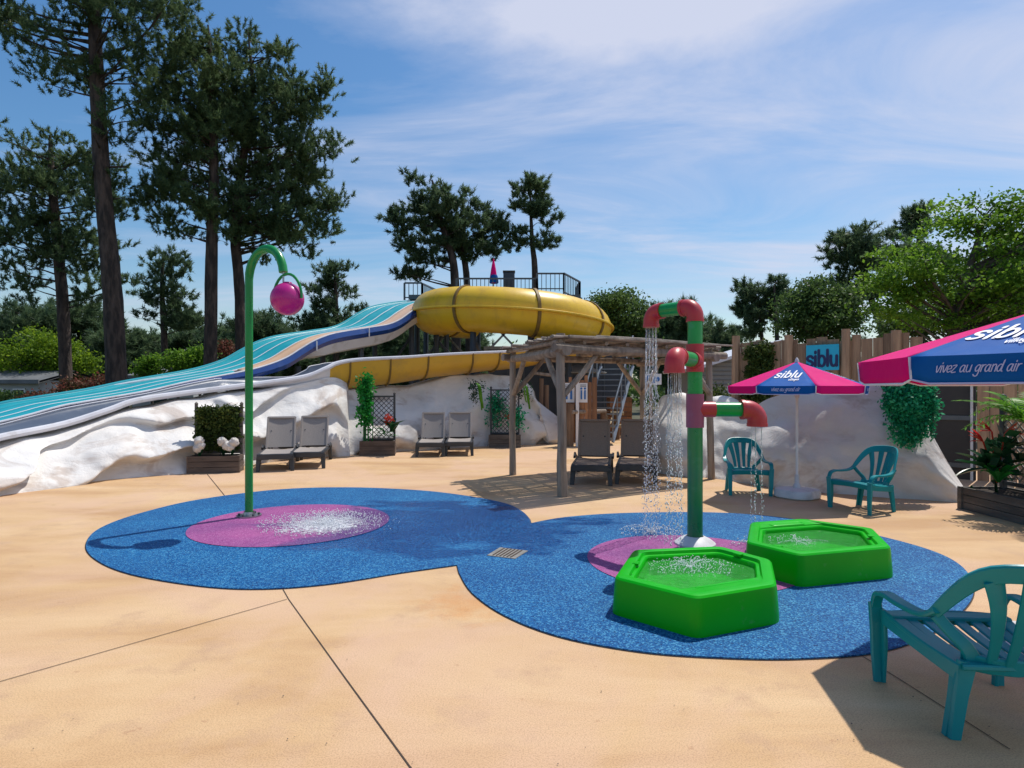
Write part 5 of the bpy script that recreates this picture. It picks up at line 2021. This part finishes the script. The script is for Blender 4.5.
# ================================================================ TEAL PLASTIC CHAIRS
def make_chair(label):
    """front faces -y, origin on the ground under the seat"""
    root = thing('plastic_chair', (0, 0, 0), label, 'chair', 'teal plastic garden chairs')
    m = 'teal_chair'
    zf, zr = .385, .335
    yf, yr = -.27, .20

    def seat(x, t):
        y = yf + (yr - yf) * t
        return Vector((x, y, zf + (zr - zf) * t - .012 * math.sin(PI * t)))
    mb = MB()
    # seat: side rails, front roll, slats
    for s in (-1, 1):
        mb.sweep([seat(s * (.275 - .055 * t), t) for t in np.linspace(0, 1.06, 6)], .07, .03, (1, 0, 0))
    mb.sweep(crom([Vector((x, yf - .035, zf - .03 + .012 * (1 - (x / .3) ** 2))) for x in (-.30, -.15, 0, .15, .30)], 3), .075, .03, (0, -.35, 1))
    mb.sweep([Vector((x, yf + .015, zf + .004)) for x in (-.3, -.1, .1, .3)], .085, .024, (0, 1, 0))
    mb.sweep([Vector((x, yr + .01, zr + .004)) for x in (-.24, 0, .24)], .075, .026, (0, 1, 0))
    for k in range(6):
        f = (k - 2.5) / 2.5
        mb.sweep([seat(f * (.205 - .04 * t), t) for t in np.linspace(.04, 1, 6)], [.058 - .010 * t for t in np.linspace(0, 1, 6)], .016, (1, 0, 0))
    for s in (-1, 1):
        mb.sweep([seat(s * (.296 - .05 * t), t) + Vector((0, 0, -.028)) for t in np.linspace(-.06, 1.06, 6)], [.085, .07, .06, .06, .07, .085], .02, (0, 0, 1))
    mb.build('seat', m, root, local=True)

    # back: curved shell; h=0 at the seat, 1 at the crown of the arch
    def back(x, h):
        return Vector((x, .240 + .20 * h - 1.9 * x * x, zr + .01 + .475 * h))

    def arch(t):   # t -1..1 from left arm joint over the crown to the right
        a = t * PI / 2
        u = abs(t)
        x = float(np.interp(u, [0, .2, .4, .6, .78, .9, 1], [0, .10, .185, .238, .272, .294, .310]))
        h = float(np.interp(u, [0, .2, .4, .6, .78, .9, 1], [1.0, 1.0, .975, .87, .69, .54, .41]))
        return math.copysign(x, t), h
    mb = MB()
    apts = [back(*arch(t)) for t in np.linspace(-1, 1, 25)]
    for _ in range(2):
        apts = [apts[0]] + [(apts[i - 1] + apts[i] * 2 + apts[i + 1]) / 4 for i in range(1, 24)] + [apts[24]]
    # strap lies in the shell: side vector points to the shell's middle
    sides = []
    for t in np.linspace(-1, 1, 25):
        x, h = arch(t)
        sides.append((back(x * .86, .46 + (h - .46) * .86) - back(x, h)))
    mb.sweep(apts, [.05 + .045 * math.cos(t * PI / 2) for t in np.linspace(-1, 1, 25)], .024, sides)
    # outer flank of the fan running from the base to the arm joints
    for s in (-1, 1):
        pts = crom([back(s * .155, -.02), back(s * .195, .14), back(s * .25, .27), back(s * .303, .42)], 4)
        mb.sweep(pts, [.075, .07, .07, .065, .062, .06, .058, .056, .055, .055, .055, .055, .055][:len(pts)], .022, (1, .0, 0))
    # fan slats
    for f in (-.78, -.28, .28, .78):
        pts = crom([back(f * .135, 0), back(f * .150, .30), back(f * .185, .62), back(f * .235, .95 - .10 * f * f)], 4)
        n = len(pts)
        mb.sweep(pts, [.040 + .045 * (i / (n - 1)) ** 1.3 for i in range(n)], .016, (1, 0, 0))
    mb.sweep([back(x, -.01) for x in (-.2, -.1, 0, .1, .2)], .085, .026, (0, .25, 1))
    mb.build('backrest', m, root, local=True)
    for s in (-1, 1):
        mb = MB()
        j = back(s * .308, .415)
        pts = crom([j + Vector((-s * .004, .03, .03)), j + Vector((s * .004, -.07, -.025)), Vector((s * .318, -.10, .505)), Vector((s * .324, -.22, .510)), Vector((s * .326, -.30, .485)), Vector((s * .325, -.338, .41))], 5)
        n = len(pts)
        mb.sweep(pts, [.05 + .018 * math.sin(PI * i / (n - 1)) for i in range(n)], .026, (1, 0, 0))
        mb.build('arm', m, root, local=True)
        mb = MB()
        mb.sweep([(s * .325, -.344, .43), (s * .318, -.335, .32), (s * .315, -.34, .16), (s * .312, -.33, 0)], [.066, .074, .062, .052], .03, (1, 0, 0))
        mb.sweep([(s * .296, -.315, .40), (s * .292, -.31, .2), (s * .292, -.325, 0)], [.05, .04, .032], .02, (0, 1, 0))
        mb.build('leg', m, root, local=True)
        mb = MB()
        mb.sweep([(s * .205, .215, zr + .02), (s * .235, .215, .2), (s * .262, .215, 0)], [.085, .068, .052], .03, (1, 0, 0))
        mb.sweep([(s * .238, .19, zr + .0), (s * .256, .19, .18), (s * .282, .185, 0)], [.055, .045, .032], .02, (0, 1, 0))
        mb.build('leg', m, root, local=True)
    return root


ch = make_chair('teal plastic garden chair cropped by the right edge, seen from behind, nearest the camera')
ch.location = (2.305, 2.95, 0)
ch.rotation_euler.z = R(180 - 4)
c2 = copy_tree(ch)
c2['label'] = 'teal plastic garden chair facing the camera behind the right pipe arm of the shower'
c2.scale = (.94, .94, .96)
c2.location = (3.65, 9.38, 0)
c2.rotation_euler.z = R(-8)
c3 = copy_tree(ch)
c3['label'] = 'teal plastic garden chair turned to the left, between the parasol base and the hanging fern'
c3.scale = (.94, .94, .97)
c3.location = (4.74, 8.04, 0)
c3.rotation_euler.z = R(-68)


# ================================================================ PARASOLS
def parasol(label, c, Rad, a0, z_rim, z_top, val, big):
    root = thing('parasol', (c[0], c[1], 0), label, 'parasol', 'pink and blue parasols')
    V = [Vector((c[0] + Rad * math.cos(R(a0 + 45 * k)), c[1] + Rad * math.sin(R(a0 + 45 * k)), z_rim)) for k in range(8)]
    top = Vector((c[0], c[1], z_top))
    for k in range(8):
        a, b = V[k], V[(k + 1) % 8]
        blue = k % 2 == 1
        mb = MB()
        rows = []
        for i in range(9):
            t = i / 8
            row = []
            for j in range(9):
                q = j / 8
                p = top.lerp(a.lerp(b, q), max(t, .015))
                # cloth sags a little between the ribs
                p.z -= .007 * t * math.sin(PI * q) * math.sin(PI * min(1, t * .9))
                row.append(p)
            rows.append(row)
        mid = (a + b) / 2
        outw = (mid - Vector((c[0], c[1], mid.z))).normalized()
        for i in range(1, 4):
            t = i / 3
            row = []
            for j in range(9):
                q = j / 8
                p = a.lerp(b, q)
                e = min(q, 1 - q) * 8
                L = val * (1 if e >= 1 else .84 + .16 * math.sin(e * PI / 2))
                row.append(p + Vector((0, 0, -L * t)) + outw * (-.012 * t + .004 * math.sin(q * 9 + k)))
            rows.append(row)
        mb.grid(rows)
        pn = mb.build('panel', 'canopy_blue' if blue else 'canopy_pink', root, sharp=50)
        pn['label'] = 'blue panel' if blue else 'pink panel'
        s = pn.modifiers.new('cloth', 'SOLIDIFY')
        s.thickness = .004
        mb = MB()
        edge = [rows[8][0]] + [rows[9][0], rows[10][0]] + rows[11] + [rows[10][8], rows[9][8], rows[8][8]]
        mb.tube([p + outw * .004 for p in edge], .0065, 5)
        mb.build('piping', 'print_lilac' if blue else 'print_white', pn)
        if blue:
            ex = (b - a).normalized()
            up = (top - mid)
            up = (up - ex * up.dot(ex)).normalized()
            nn = ex.cross(up)
            if nn.z < 0:
                nn = -nn
            lettering('siblu', mid + up * (.30 * Rad / .95) - ex * .035 + nn * .002, ex, up, nn, .100, .0225, .22, .15, tall=1.65, parent=pn)
            lettering('villages', mid + up * (.185 * Rad / .95) + ex * .07 + nn * .002, ex, up, nn, .027, .006, .1, .12, tall=1.9, parent=pn)
            lettering('vivez au grand air', mid + outw * .003 - ex * (.06 if big else 0) + Vector((0, 0, -val * .60)), ex, (0, 0, 1), outw, val * .30 if not big else val * .235, .0052 if big else .007, .3, .02, mat='print_lilac', parent=pn)
        mb = MB()
        mb.tube([top + Vector((0, 0, -.03)), V[k] + Vector((0, 0, -.012)) - (V[k] - top) * .02], .008, 5)
        mb.build('rib', 'white_paint', root)
        mb = MB()
        mb.tube([Vector((c[0], c[1], z_rim - .12)), top.lerp(V[k], .5) + Vector((0, 0, -.02))], .007, 5)
        mb.build('strut', 'white_paint', root)
    mb = MB()
    mb.lathe(top, [(.035, -.02), (.03, .02), (.016, .05), (.0, .07)], 10)
    mb.build('finial', 'white_plastic', root)
    mb = MB()
    mb.tube([(c[0], c[1], .3), (c[0], c[1], z_top - .01)], .019, 10)
    mb.tube([(c[0], c[1], z_rim - .17), (c[0], c[1], z_rim - .08)], .034, 10)
    mb.build('pole', 'white_paint', root)
    # moulded water base of four lobes
    mb = MB()
    rows = []
    N = 48
    for rr, z in ((.9, 0), (1.0, .02), (1.0, .09), (.93, .125), (.6, .14), (.2, .145)):
        rows.append([Vector((c[0] + rr * (.27 + .055 * abs(math.cos(2 * t + .4)) ** .6) * math.cos(t), c[1] + rr * (.27 + .055 * abs(math.cos(2 * t + .4)) ** .6) * math.sin(t), z)) for t in np.linspace(0, 2 * PI, N, endpoint=False)])
    mb.grid(rows, 0, True, True)
    mb.add(rows[-1], [tuple(range(N))])
    bs = mb.build('base', 'white_plastic', root)
    mb = MB()
    mb.lathe((c[0], c[1], .14), [(.06, 0), (.05, .05), (.034, .07), (.032, .2), (.022, .2)], 12)
    mb.build('base_socket', 'white_plastic', bs)
    return root


parasol('small looking pink and blue parasol with siblu lettering standing before the board fence', (4.25, 8.95), .98, 168, 1.655, 2.02, .115, False)
parasol('big pink and blue parasol with siblu lettering cropped by the right edge', (3.14, 3.54), .95, 147.5, 1.783, 2.075, .148, True)
# ================================================================ ARCHED POST WITH BALL
base = G(249, 517.5)
bx, by = base.xy
post = thing('arched_post', (bx, by, .012), 'tall green arched water post standing on the purple disc, holding the magenta ball', 'water post')
ad = Vector((.69, -.41, 0)).normalized()
zt = 2.98
ra = .325
pts = [Vector((bx, by, .02)), Vector((bx, by, 1.0)), Vector((bx, by, 2.0)), Vector((bx, by, zt))]
for k in range(1, 15):
    a = PI * k / 14 * .97
    pts.append(Vector((bx, by, zt)) + ad * (ra - ra * math.cos(a)) + Vector((0, 0, ra * 1.08 * math.sin(a))))
mb = MB()
mb.tube(pts, [.048, .047, .046, .048] + [.052] * 14, 16)
mb.build('arch_pipe', 'mush_green', post)
mb = MB()
mb.lathe((bx, by, .017), [(.15, 0), (.15, .018), (.07, .022), (.062, .06)], 20)
fl = mb.build('foot_flange', 'steel', post)
for k in range(6):
    a = PI / 3 * k + .3
    mb = MB()
    mb.lathe((bx + .115 * math.cos(a), by + .115 * math.sin(a), .035), [(.016, 0), (.016, .022), (0, .026)], 6)
    mb.build('bolt', 'dark_metal', fl)
tip = pts[-1]
bc = tip + Vector((.055, -.02, -.325))
mb = MB()
mb.tube([tip + Vector((0, 0, .05)), tip + Vector((0, 0, -.12))], .012, 8)
mb.build('nozzle', 'steel', post)
ballr = .195
bk = thing('tipping_ball', bc, 'magenta ball bucket hanging from the green arched post', 'ball')
mb = MB()
rows = []
for i in range(17):
    a = -PI / 2 + (PI * .93) * i / 16
    rr = max(math.cos(a), .001) * ballr
    rows.append([bc + Vector((rr * math.cos(2 * PI * k / 28), rr * math.sin(2 * PI * k / 28), ballr * math.sin(a))) for k in range(28)])
mb.grid(rows, 0, True, True)
mb.build('shell', 'magenta_ball', bk)
mb = MB()
mb.tube([rows[-1][k] for k in range(28)] + [rows[-1][0]], .012, 6)
mb.build('rim', 'magenta_ball', bk)
mb = MB()
q = Vector((.93, -.36, 0)).normalized()
hp2 = []
for k in range(15):
    a = PI * k / 14
    hp2.append(bc + q * (-math.cos(a) * (ballr + .018)) + Vector((0, 0, math.sin(a) * .30)))
mb.tube(hp2, .017, 8)
mb.build('bail', 'mush_green', bk)

# ================================================================ PIPE SHOWER
sb = G(695, 545.5)
sx, sy = sb.xy
sh = thing('pipe_shower', (sx, sy, .012), 'green and red giant pipe shower with three spouts standing between the green basins', 'water shower')
PR, ER = .073, .098


def pz(z):
    return Vector((sx, sy, z))


def pipe(nm, a, b, r, mat, n=24, bead=True):
    mb = MB()
    a, b = Vector(a), Vector(b)
    d = (b - a).normalized()
    mb.tube([a, b], r, n)
    return mb.build(nm, mat, sh)


def elbow(c, d_in, d_out, r, R0, nm='elbow', mat='red_pipe', ext=.07, ext2=.10):
    """quarter bend arriving along d_in and leaving along d_out, corner of the axes at c"""
    d_in, d_out = Vector(d_in).normalized(), Vector(d_out).normalized()
    p0 = c - d_in * R0
    cen = p0 + d_out * R0
    pts = [p0 - d_in * ext]
    for k in range(11):
        a = PI / 2 * k / 10
        pts.append(cen - d_out * (R0 * math.cos(a)) + d_in * (R0 * math.sin(a)))
    pts.append(pts[-1] + d_out * ext2)
    mb = MB()
    mb.tube(pts, [r] * len(pts), 24)
    o = mb.build(nm, mat, sh, sharp=50)
    for e, dd in ((0, d_in), (-1, -d_out)):
        mb = MB()
        x = pts[e]
        mb.tube([x - dd * .002, x + dd * .03], r * 1.06, 24)
        mb.build('collar', mat, o)
    return pts[-1]


mb = MB()
mb.lathe((sx, sy, .012), [(.205, 0), (.205, .02), (.16, .055), (.10, .085), (.085, .09)], 28)
mb.build('foot_cone', 'white_plastic', sh)
pipe('riser_pipe', pz(.05), pz(1.225), PR + .004, 'teal_pipe')
pipe('coupling', pz(1.215), pz(1.56), PR + .016, 'faded_purple')
pipe('riser_pipe', pz(1.55), pz(1.80), PR + .001, 'green_pipe')
pipe('tee', pz(1.785), pz(2.07), ER - .01, 'red_pipe')
pipe('riser_pipe', pz(2.06), pz(2.33), PR + .001, 'green_pipe')
# top arm, back left
d1 = Vector((-.36, .47, 0)).normalized()
d2 = Vector((-.48, -.88, 0)).normalized()
d3 = Vector((.985, -.06, 0)).normalized()
zA = 2.46
elbow(pz(zA), (0, 0, 1), d1, ER - .013, .105, ext=.05, ext2=.05)
e1 = pz(zA) + d1 * .57
pipe('arm_pipe', pz(zA) + d1 * .14, e1 - d1 * .14, PR, 'green_pipe')
out1 = elbow(e1, d1, (0, 0, -1), ER - .014, .105, ext=.05, ext2=.06)
# front arm
zB = 1.905
e2 = pz(zB) + d2 * .88
pipe('tee', pz(zB) + d2 * .02, pz(zB) + d2 * .19, ER - .012, 'red_pipe')
pipe('arm_pipe', pz(zB) + d2 * .17, e2 - d2 * .14, PR, 'green_pipe')
out2 = elbow(e2, d2, (0, 0, -1), ER - .010, .10, ext=.06, ext2=.05)
# right arm
zC = 1.40
e3 = pz(zC) + d3 * .625
pipe('tee', pz(zC) + d3 * .02, pz(zC) + d3 * .20, ER - .018, 'red_pipe')
pipe('arm_pipe', pz(zC) + d3 * .18, e3 - d3 * .14, PR, 'green_pipe')
out3 = elbow(e3, d3, (0, 0, -1), ER - .002, .11, ext=.05, ext2=.06)

# ================================================================ HEXAGON BASINS
HEX1 = [Vector(p) for p in ((-.69, -.22), (-.22, -.65), (.42, -.39), (.65, .23), (.38, .65), (-.40, .53))]
HEX2 = [Vector(p) for p in ((-.71, -.25), (-.43, -.67), (.48, -.42), (.74, .28), (.25, .72), (-.36, .55))]


def inset(poly, d, wide=-1, extra=0.0):
    """move every edge inwards by d, the wide edge by d + extra"""
    n = len(poly)
    out = []
    for k in range(n):
        a, b, c = poly[k - 1], poly[k], poly[(k + 1) % n]
        u1, u2 = (b - a).normalized(), (c - b).normalized()
        n1, n2 = Vector((-u1.y, u1.x)), Vector((-u2.y, u2.x))
        d1 = d + (extra if (k - 1) % n == wide else 0)
        d2 = d + (extra if k == wide else 0)
        p1, p2 = b + n1 * d1, b + n2 * d2
        cr = u1.x * u2.y - u1.y * u2.x
        t = ((p2 - p1).x * u2.y - (p2 - p1).y * u2.x) / cr
        out.append(p1 + u1 * t)
    return out


def rounded(poly, r, k=5):
    out = []
    n = len(poly)
    for i in range(n):
        a, b, c = poly[i - 1], poly[i], poly[(i + 1) % n]
        p0 = b + (a - b).normalized() * r
        p1 = b + (c - b).normalized() * r
        for j in range(k + 1):
            t = j / k
            out.append((1 - t) ** 2 * p0 + 2 * t * (1 - t) * b + t * t * p1)
    return out


def basin(label, c, HEX, wide):
    root = thing('water_basin', (c[0], c[1], .012), label, 'water basin', 'green hexagon basins')
    prof = [(-.006, 0, .07), (-.006, .03, .07), (.008, .222, .06), (.013, .246, .06), (.026, .259, .055), (.042, .263, .05), (.088, .263, .05), (.098, .260, .05), (.104, .247, .05), (.108, .236, .05), (.128, .233, .05), (.136, .222, .045), (.150, .11, .04), (.17, .09, .04)]
    mb = MB()
    rows = []
    for ins, z, r in prof:
        q = rounded(inset(HEX, ins, wide, .11 if ins > .1 else 0), r, 4)
        rows.append([Vector((p.x, p.y, z)) for p in q])
    mb.grid(rows, 0, True, True)
    n = len(rows[-1])
    mb.add(rows[-1], [tuple(range(n))])
    mb.build('shell', 'green_plastic', root, sharp=28, local=True)
    i0 = inset(HEX, .10, wide, 0)
    a, b = i0[wide], i0[(wide + 1) % 6]
    dd = (b - a).normalized()
    nn = Vector((-dd.y, dd.x)).to_3d()
    a, b = a + dd * .08, b - dd * .08
    if c[0] < 2:
        # two raised ribs on the broad side of the rim
        for off in (.035, .085):
            mb = MB()
            p, q = a.to_3d() + nn * off, b.to_3d() + nn * off
            mb.sweep([p + Vector((0, 0, .242)), p.lerp(q, .5) + Vector((0, 0, .242)), q + Vector((0, 0, .242))], .022, .022, [nn] * 3)
            mb.build('rim_rib', 'green_plastic', root, local=True)
    else:
        # moulded tray with a raised lip on the broad side of the rim
        mb = MB()
        loop = [a.to_3d() + nn * .012, b.to_3d() + nn * .012, b.to_3d() + nn * .10, a.to_3d() + nn * .10]
        loop = [Vector((p.x, p.y, 0)) for p in rounded([p.xy for p in loop], .035, 4)]
        mb.tube([p + Vector((0, 0, .244)) for p in loop] + [loop[0] + Vector((0, 0, .244))], .015, 8)
        mb.build('tray_lip', 'green_plastic', root, local=True)
    # short notches in the kerb of the rim
    for i in ((wide + 2) % 6, (wide + 4) % 6):
        mb = MB()
        a, b = inset(HEX, .10)[i], inset(HEX, .10)[(i + 1) % 6]
        c0 = a.lerp(b, .5)
        d = (b - a).normalized()
        mb.sweep([Vector((*(c0 - d * .035), .258)), Vector((*(c0 + d * .035), .258))], .05, .016, [Vector((-d.y, d.x, 0))] * 2)
        mb.build('rim_notch', 'green_plastic', root, local=True)
    q = rounded(inset(HEX, .139, wide, .11), .042, 4)
    cen = sum(q, Vector((0, 0))) / len(q)
    mb = MB()
    rows = []
    for s_ in (1, .9, .8, .7, .6, .5, .4, .3, .2, .1, .01):
        rows.append([Vector((cen.x + (p.x - cen.x) * s_, cen.y + (p.y - cen.y) * s_, .196 + (.010 * noise.noise(Vector((p.x * s_ * 11, p.y * s_ * 11, c[0]))) if s_ < 1 else 0))) for p in q])
    mb.grid(rows, 0, True, True)
    mb.build('water', 'pool_water', root, local=True)
    return root


bn1 = basin('bright green hexagonal water basin nearest the camera with water falling into it', (1.40, 4.48), HEX1, 1)
bn2 = basin('bright green hexagonal water basin further back, right of the shower pole', (2.75, 5.50), HEX2, 4)


# ================================================================ WATER: falling drops, splashes
def drops_mesh(name, pts, rad, stretch, label):
    """many small stretched octahedra"""
    pts = np.array(pts)
    n = len(pts)
    r = np.array(rad).reshape(-1, 1)
    st = np.array(stretch).reshape(-1, 1)
    base_v = np.array([(1, 0, 0), (0, 1, 0), (-1, 0, 0), (0, -1, 0), (0, 0, 1), (0, 0, -1)], dtype=float)
    V = np.repeat(pts, 6, 0) + np.tile(base_v, (n, 1)) * np.concatenate([np.repeat(r, 6, 0)] * 2 + [np.repeat(r * st, 6, 0)], 1)
    F = np.array([(0, 1, 4), (1, 2, 4), (2, 3, 4), (3, 0, 4), (1, 0, 5), (2, 1, 5), (3, 2, 5), (0, 3, 5)])
    Fa = (np.repeat(np.arange(n) * 6, 8)[:, None] + np.tile(F, (n, 1))).ravel()
    lo = np.array(((V[:, 0].min() + V[:, 0].max()) / 2, (V[:, 1].min() + V[:, 1].max()) / 2, V[:, 2].min()))
    me = bpy.data.meshes.new(name)
    me.vertices.add(len(V))
    me.vertices.foreach_set('co', (V - lo).astype(np.float32).ravel())
    me.loops.add(len(Fa))
    me.loops.foreach_set('vertex_index', Fa.astype(np.int32))
    me.polygons.add(n * 8)
    me.polygons.foreach_set('loop_start', np.arange(n * 8, dtype=np.int32) * 3)
    me.polygons.foreach_set('use_smooth', np.ones(n * 8, dtype=bool))
    me.materials.append(MATS['water_drop'])
    me.update(calc_edges=True)
    return tag(link(name, me, None, Vector(lo)), label, 'water', None, 'stuff')


def fall(out, z_end, nst, rad, n, spread, solid, label, seed):
    rg = np.random.default_rng(seed)
    pts, rr, ss = [], [], []
    z0 = out.z
    for i in range(nst):
        a = 2 * PI * i / nst + .3
        ox, oy = rad * math.cos(a), rad * math.sin(a)
        sp = rg.uniform(.3, 1.0)
        for k in range(n):
            t = (k + rg.uniform(0, 1)) / n
            z = z0 - (z0 - z_end) * t
            drift = spread * t * sp
            pts.append((out.x + ox * (1 + .25 * t) + rg.normal() * drift * .28, out.y + oy * (1 + .25 * t) + rg.normal() * drift * .28, z))
            if t < solid:
                rr.append(rg.uniform(.0013, .0030))
                ss.append(rg.uniform(8, 18))
            else:
                rr.append(rg.uniform(.0020, .0054) if rg.uniform() < .92 else rg.uniform(.005, .007))
                ss.append(rg.uniform(1, 3.2))
    return drops_mesh('falling_water', pts, rr, ss, label)


fall(out1, .02, 10, .058, 165, .16, .34, 'thin streams of drops falling from the highest red spout of the pipe shower', 1)
fall(out2, .2, 9, .056, 105, .10, .32, 'drops falling from the middle red spout into the nearest green basin', 2)
fall(out3, .05, 5, .05, 60, .07, .3, 'thin drops falling from the right red spout of the pipe shower', 3)


def splash(c, rx, ry, n, h, label, seed, name='water_splash', rmax=.010):
    rg = np.random.default_rng(seed)
    pts, rr, ss = [], [], []
    for k in range(n):
        a = rg.uniform(0, 2 * PI)
        q = rg.uniform(0, 1) ** .7
        hh = h * (rg.uniform(0, 1) ** 2.4) * (1.1 - q * .6)
        pts.append((c[0] + rx * q * math.cos(a), c[1] + ry * q * math.sin(a), c[2] + .006 + hh))
        rr.append(rg.uniform(.003, rmax))
        ss.append(rg.uniform(.6, 1.6))
    # thrown threads
    for k in range(int(n / 22)):
        a = rg.uniform(0, 2 * PI)
        v = rg.uniform(.3, 1)
        for t in np.linspace(.05, 1, 14):
            pts.append((c[0] + math.cos(a) * rx * v * t * 1.25, c[1] + math.sin(a) * ry * v * t * 1.25, c[2] + h * 4 * v * t * (1 - t) * .7 + .006))
            rr.append(rg.uniform(.003, .0075))
            ss.append(1.0)
    return drops_mesh(name, pts, rr, ss, label)


def foam(c, rx, ry, label, seed):
    pts = []
    for k in range(40):
        a = 2 * PI * k / 40
        w = 1 + .25 * noise.noise(Vector((math.cos(a) * 1.5, math.sin(a) * 1.5, seed)))
        pts.append((c[0] + rx * w * math.cos(a), c[1] + ry * w * math.sin(a)))
    o = sheet('foam', pts, c[2], 'foam')
    return tag(o, label, 'water', None, 'stuff')


sp = G(322, 526)
splash((sp.x, sp.y, .017), .72, .66, 1900, .13, 'white splash of water bursting on the left purple disc', 5, rmax=.0085)
foam((sp.x + .02, sp.y - .05, .021), .75, .72, 'thin broken foam spreading under the splash on the left purple disc', 2.0)
splash((1.40, 4.72, .20), .34, .26, 420, .07, 'small white splash in the nearest green basin', 6, rmax=.0062)
splash((out1.x, out1.y, .017), .35, .35, 260, .08, 'fine splash drops on the blue pad under the highest spout', 7)
splash((2.62, 5.52, .20), .26, .22, 160, .03, 'small bright drops dancing on the water of the back basin', 9, rmax=.006)
splash((out3.x, out3.y, .017), .25, .25, 120, .06, 'fine splash drops near the back basin under the right spout', 8)


# a few dry pine needles and leaf scraps blown over the deck
rg = np.random.default_rng(41)
sc = []
for k in range(60):
    if k % 3 == 0:
        px, py = rg.uniform(820, 1020), rg.uniform(600, 768)
    elif k % 3 == 1:
        px, py = rg.uniform(0, 700), rg.uniform(600, 768)
    else:
        px, py = rg.uniform(100, 560), rg.uniform(462, 500)
    g_ = G(px, py)
    sc.append((g_.x, g_.y, .008))
v = leaves(np.array(sc), 1, .02, .013, .02, 3.0)
v[:, 2] = np.abs(v[:, 2] - .008) * .3 + .006
tag(link('leaf_litter', np_mesh('leaf_litter', v, 4, 'bark_grey')), 'scattered dry brown leaf scraps and needles lying on the paved deck', 'leaves', None, 'stuff')
# ================================================================ LIGHT AND SKY
SUN = Vector((.36, .374, 1)).normalized()
elev = math.asin(SUN.z)
azim = math.atan2(SUN.x, SUN.y)
sd = bpy.data.lights.new('sun', 'SUN')
sd.energy = 3.9
sd.angle = R(.5)
sd.color = (1, .95, .87)
so = bpy.data.objects.new('sun', sd)
col.objects.link(so)
so.rotation_euler = SUN.to_track_quat('Z', 'Y').to_euler()
so.location = SUN * 60

w = bpy.data.worlds.new('World')
scene.world = w
w.use_nodes = True
nt = w.node_tree
bg = nt.nodes['Background']
sky = node(nt, 'ShaderNodeTexSky')
sky.sky_type = 'NISHITA'
sky.sun_disc = False
sky.sun_elevation = elev
sky.sun_rotation = azim
sky.altitude = 200
sky.air_density = 1.2
sky.dust_density = 1.0
sky.ozone_density = 2.0
tc = node(nt, 'ShaderNodeTexCoord')
sep = node(nt, 'ShaderNodeSeparateXYZ')
nt.links.new(tc.outputs['Generated'], sep.inputs[0])


def mth(op, a, b=None, clamp=False):
    n = node(nt, 'ShaderNodeMath', operation=op)
    n.use_clamp = clamp
    for k, v in enumerate((a, b)):
        if v is None:
            continue
        if isinstance(v, bpy.types.NodeSocket):
            nt.links.new(v, n.inputs[k])
        else:
            n.inputs[k].default_value = v
    return n.outputs[0]


# project the view direction on a high flat layer so clouds shrink towards the horizon
zc = mth('MAXIMUM', sep.outputs[2], 0.0)
den = mth('ADD', zc, .12)
cx = mth('DIVIDE', sep.outputs[0], den)
cy = mth('DIVIDE', sep.outputs[1], den)
cmb = node(nt, 'ShaderNodeCombineXYZ')
nt.links.new(cx, cmb.inputs[0])
nt.links.new(cy, cmb.inputs[1])
mp = node(nt, 'ShaderNodeMapping')
mp.inputs['Rotation'].default_value = (0, 0, R(-14))
mp.inputs['Scale'].default_value = (.62, 1.7, 1)
mp.inputs['Location'].default_value = (3.1, 1.7, 0)
nt.links.new(cmb.outputs[0], mp.inputs[0])
n1 = noise_n(nt, mp.outputs[0], .95, 10, .62, .8)
n2 = noise_n(nt, mp.outputs[0], .42, 4, .5, .2)
# more veil to the right, clear deep blue to the left
bias = mth('MULTIPLY', sep.outputs[0], .15)
s1 = mth('ADD', mth('ADD', mth('MULTIPLY', n1, .62), mth('MULTIPLY', n2, .38)), bias)
# one brighter bank of cirrus high in the middle (a direction in the sky)
cd = node(nt, 'ShaderNodeVectorMath', operation='DISTANCE')
mp2 = node(nt, 'ShaderNodeMapping')
mp2.inputs['Scale'].default_value = (.75, 1.0, 5.0)
mp2.inputs['Rotation'].default_value = (0, R(-9), 0)
nt.links.new(tc.outputs['Generated'], mp2.inputs[0])
nt.links.new(mp2.outputs[0], cd.inputs[0])
bd = Vector(((600 - 512) / FOC, 1, (390 - 6) / FOC)).normalized()
bd.rotate(Matrix.Rotation(0, 3, 'Y'))
bd = Matrix.Rotation(R(-9), 3, 'Y') @ Vector((bd.x * .75, bd.y, bd.z * 5.0))
cd.inputs[1].default_value = bd
bank = node(nt, 'ShaderNodeMapRange')
bank.inputs[1].default_value = .05
bank.inputs[2].default_value = .40
bank.inputs[3].default_value = .26
bank.inputs[4].default_value = 0
nt.links.new(cd.outputs['Value'], bank.inputs[0])
s2 = mth('ADD', s1, bank.outputs[0])
rp = ramp(nt, [(.44, (0, 0, 0)), (.54, (.26, .26, .26)), (.61, (.58, .58, .58)), (.69, (.92, .92, .92))])
nt.links.new(s2, rp.inputs[0])
grade = node(nt, 'ShaderNodeHueSaturation')
grade.inputs['Saturation'].default_value = 1.32
grade.inputs["Value"].default_value = .74
nt.links.new(sky.outputs[0], grade.inputs['Color'])
c = mixc(nt, rp.outputs[0], grade.outputs[0], (4.0, 4.25, 5.2))
nt.links.new(c, bg.inputs['Color'])
bg.inputs['Strength'].default_value = .15

scene.view_settings.view_transform = 'Standard'
scene.view_settings.look = 'None'
scene.view_settings.exposure = 0.14
scene.view_settings.gamma = 1
scene.render.engine = 'CYCLES'
scene.cycles.max_bounces = 6
scene.cycles.transparent_max_bounces = 12
scene.cycles.use_denoising = True
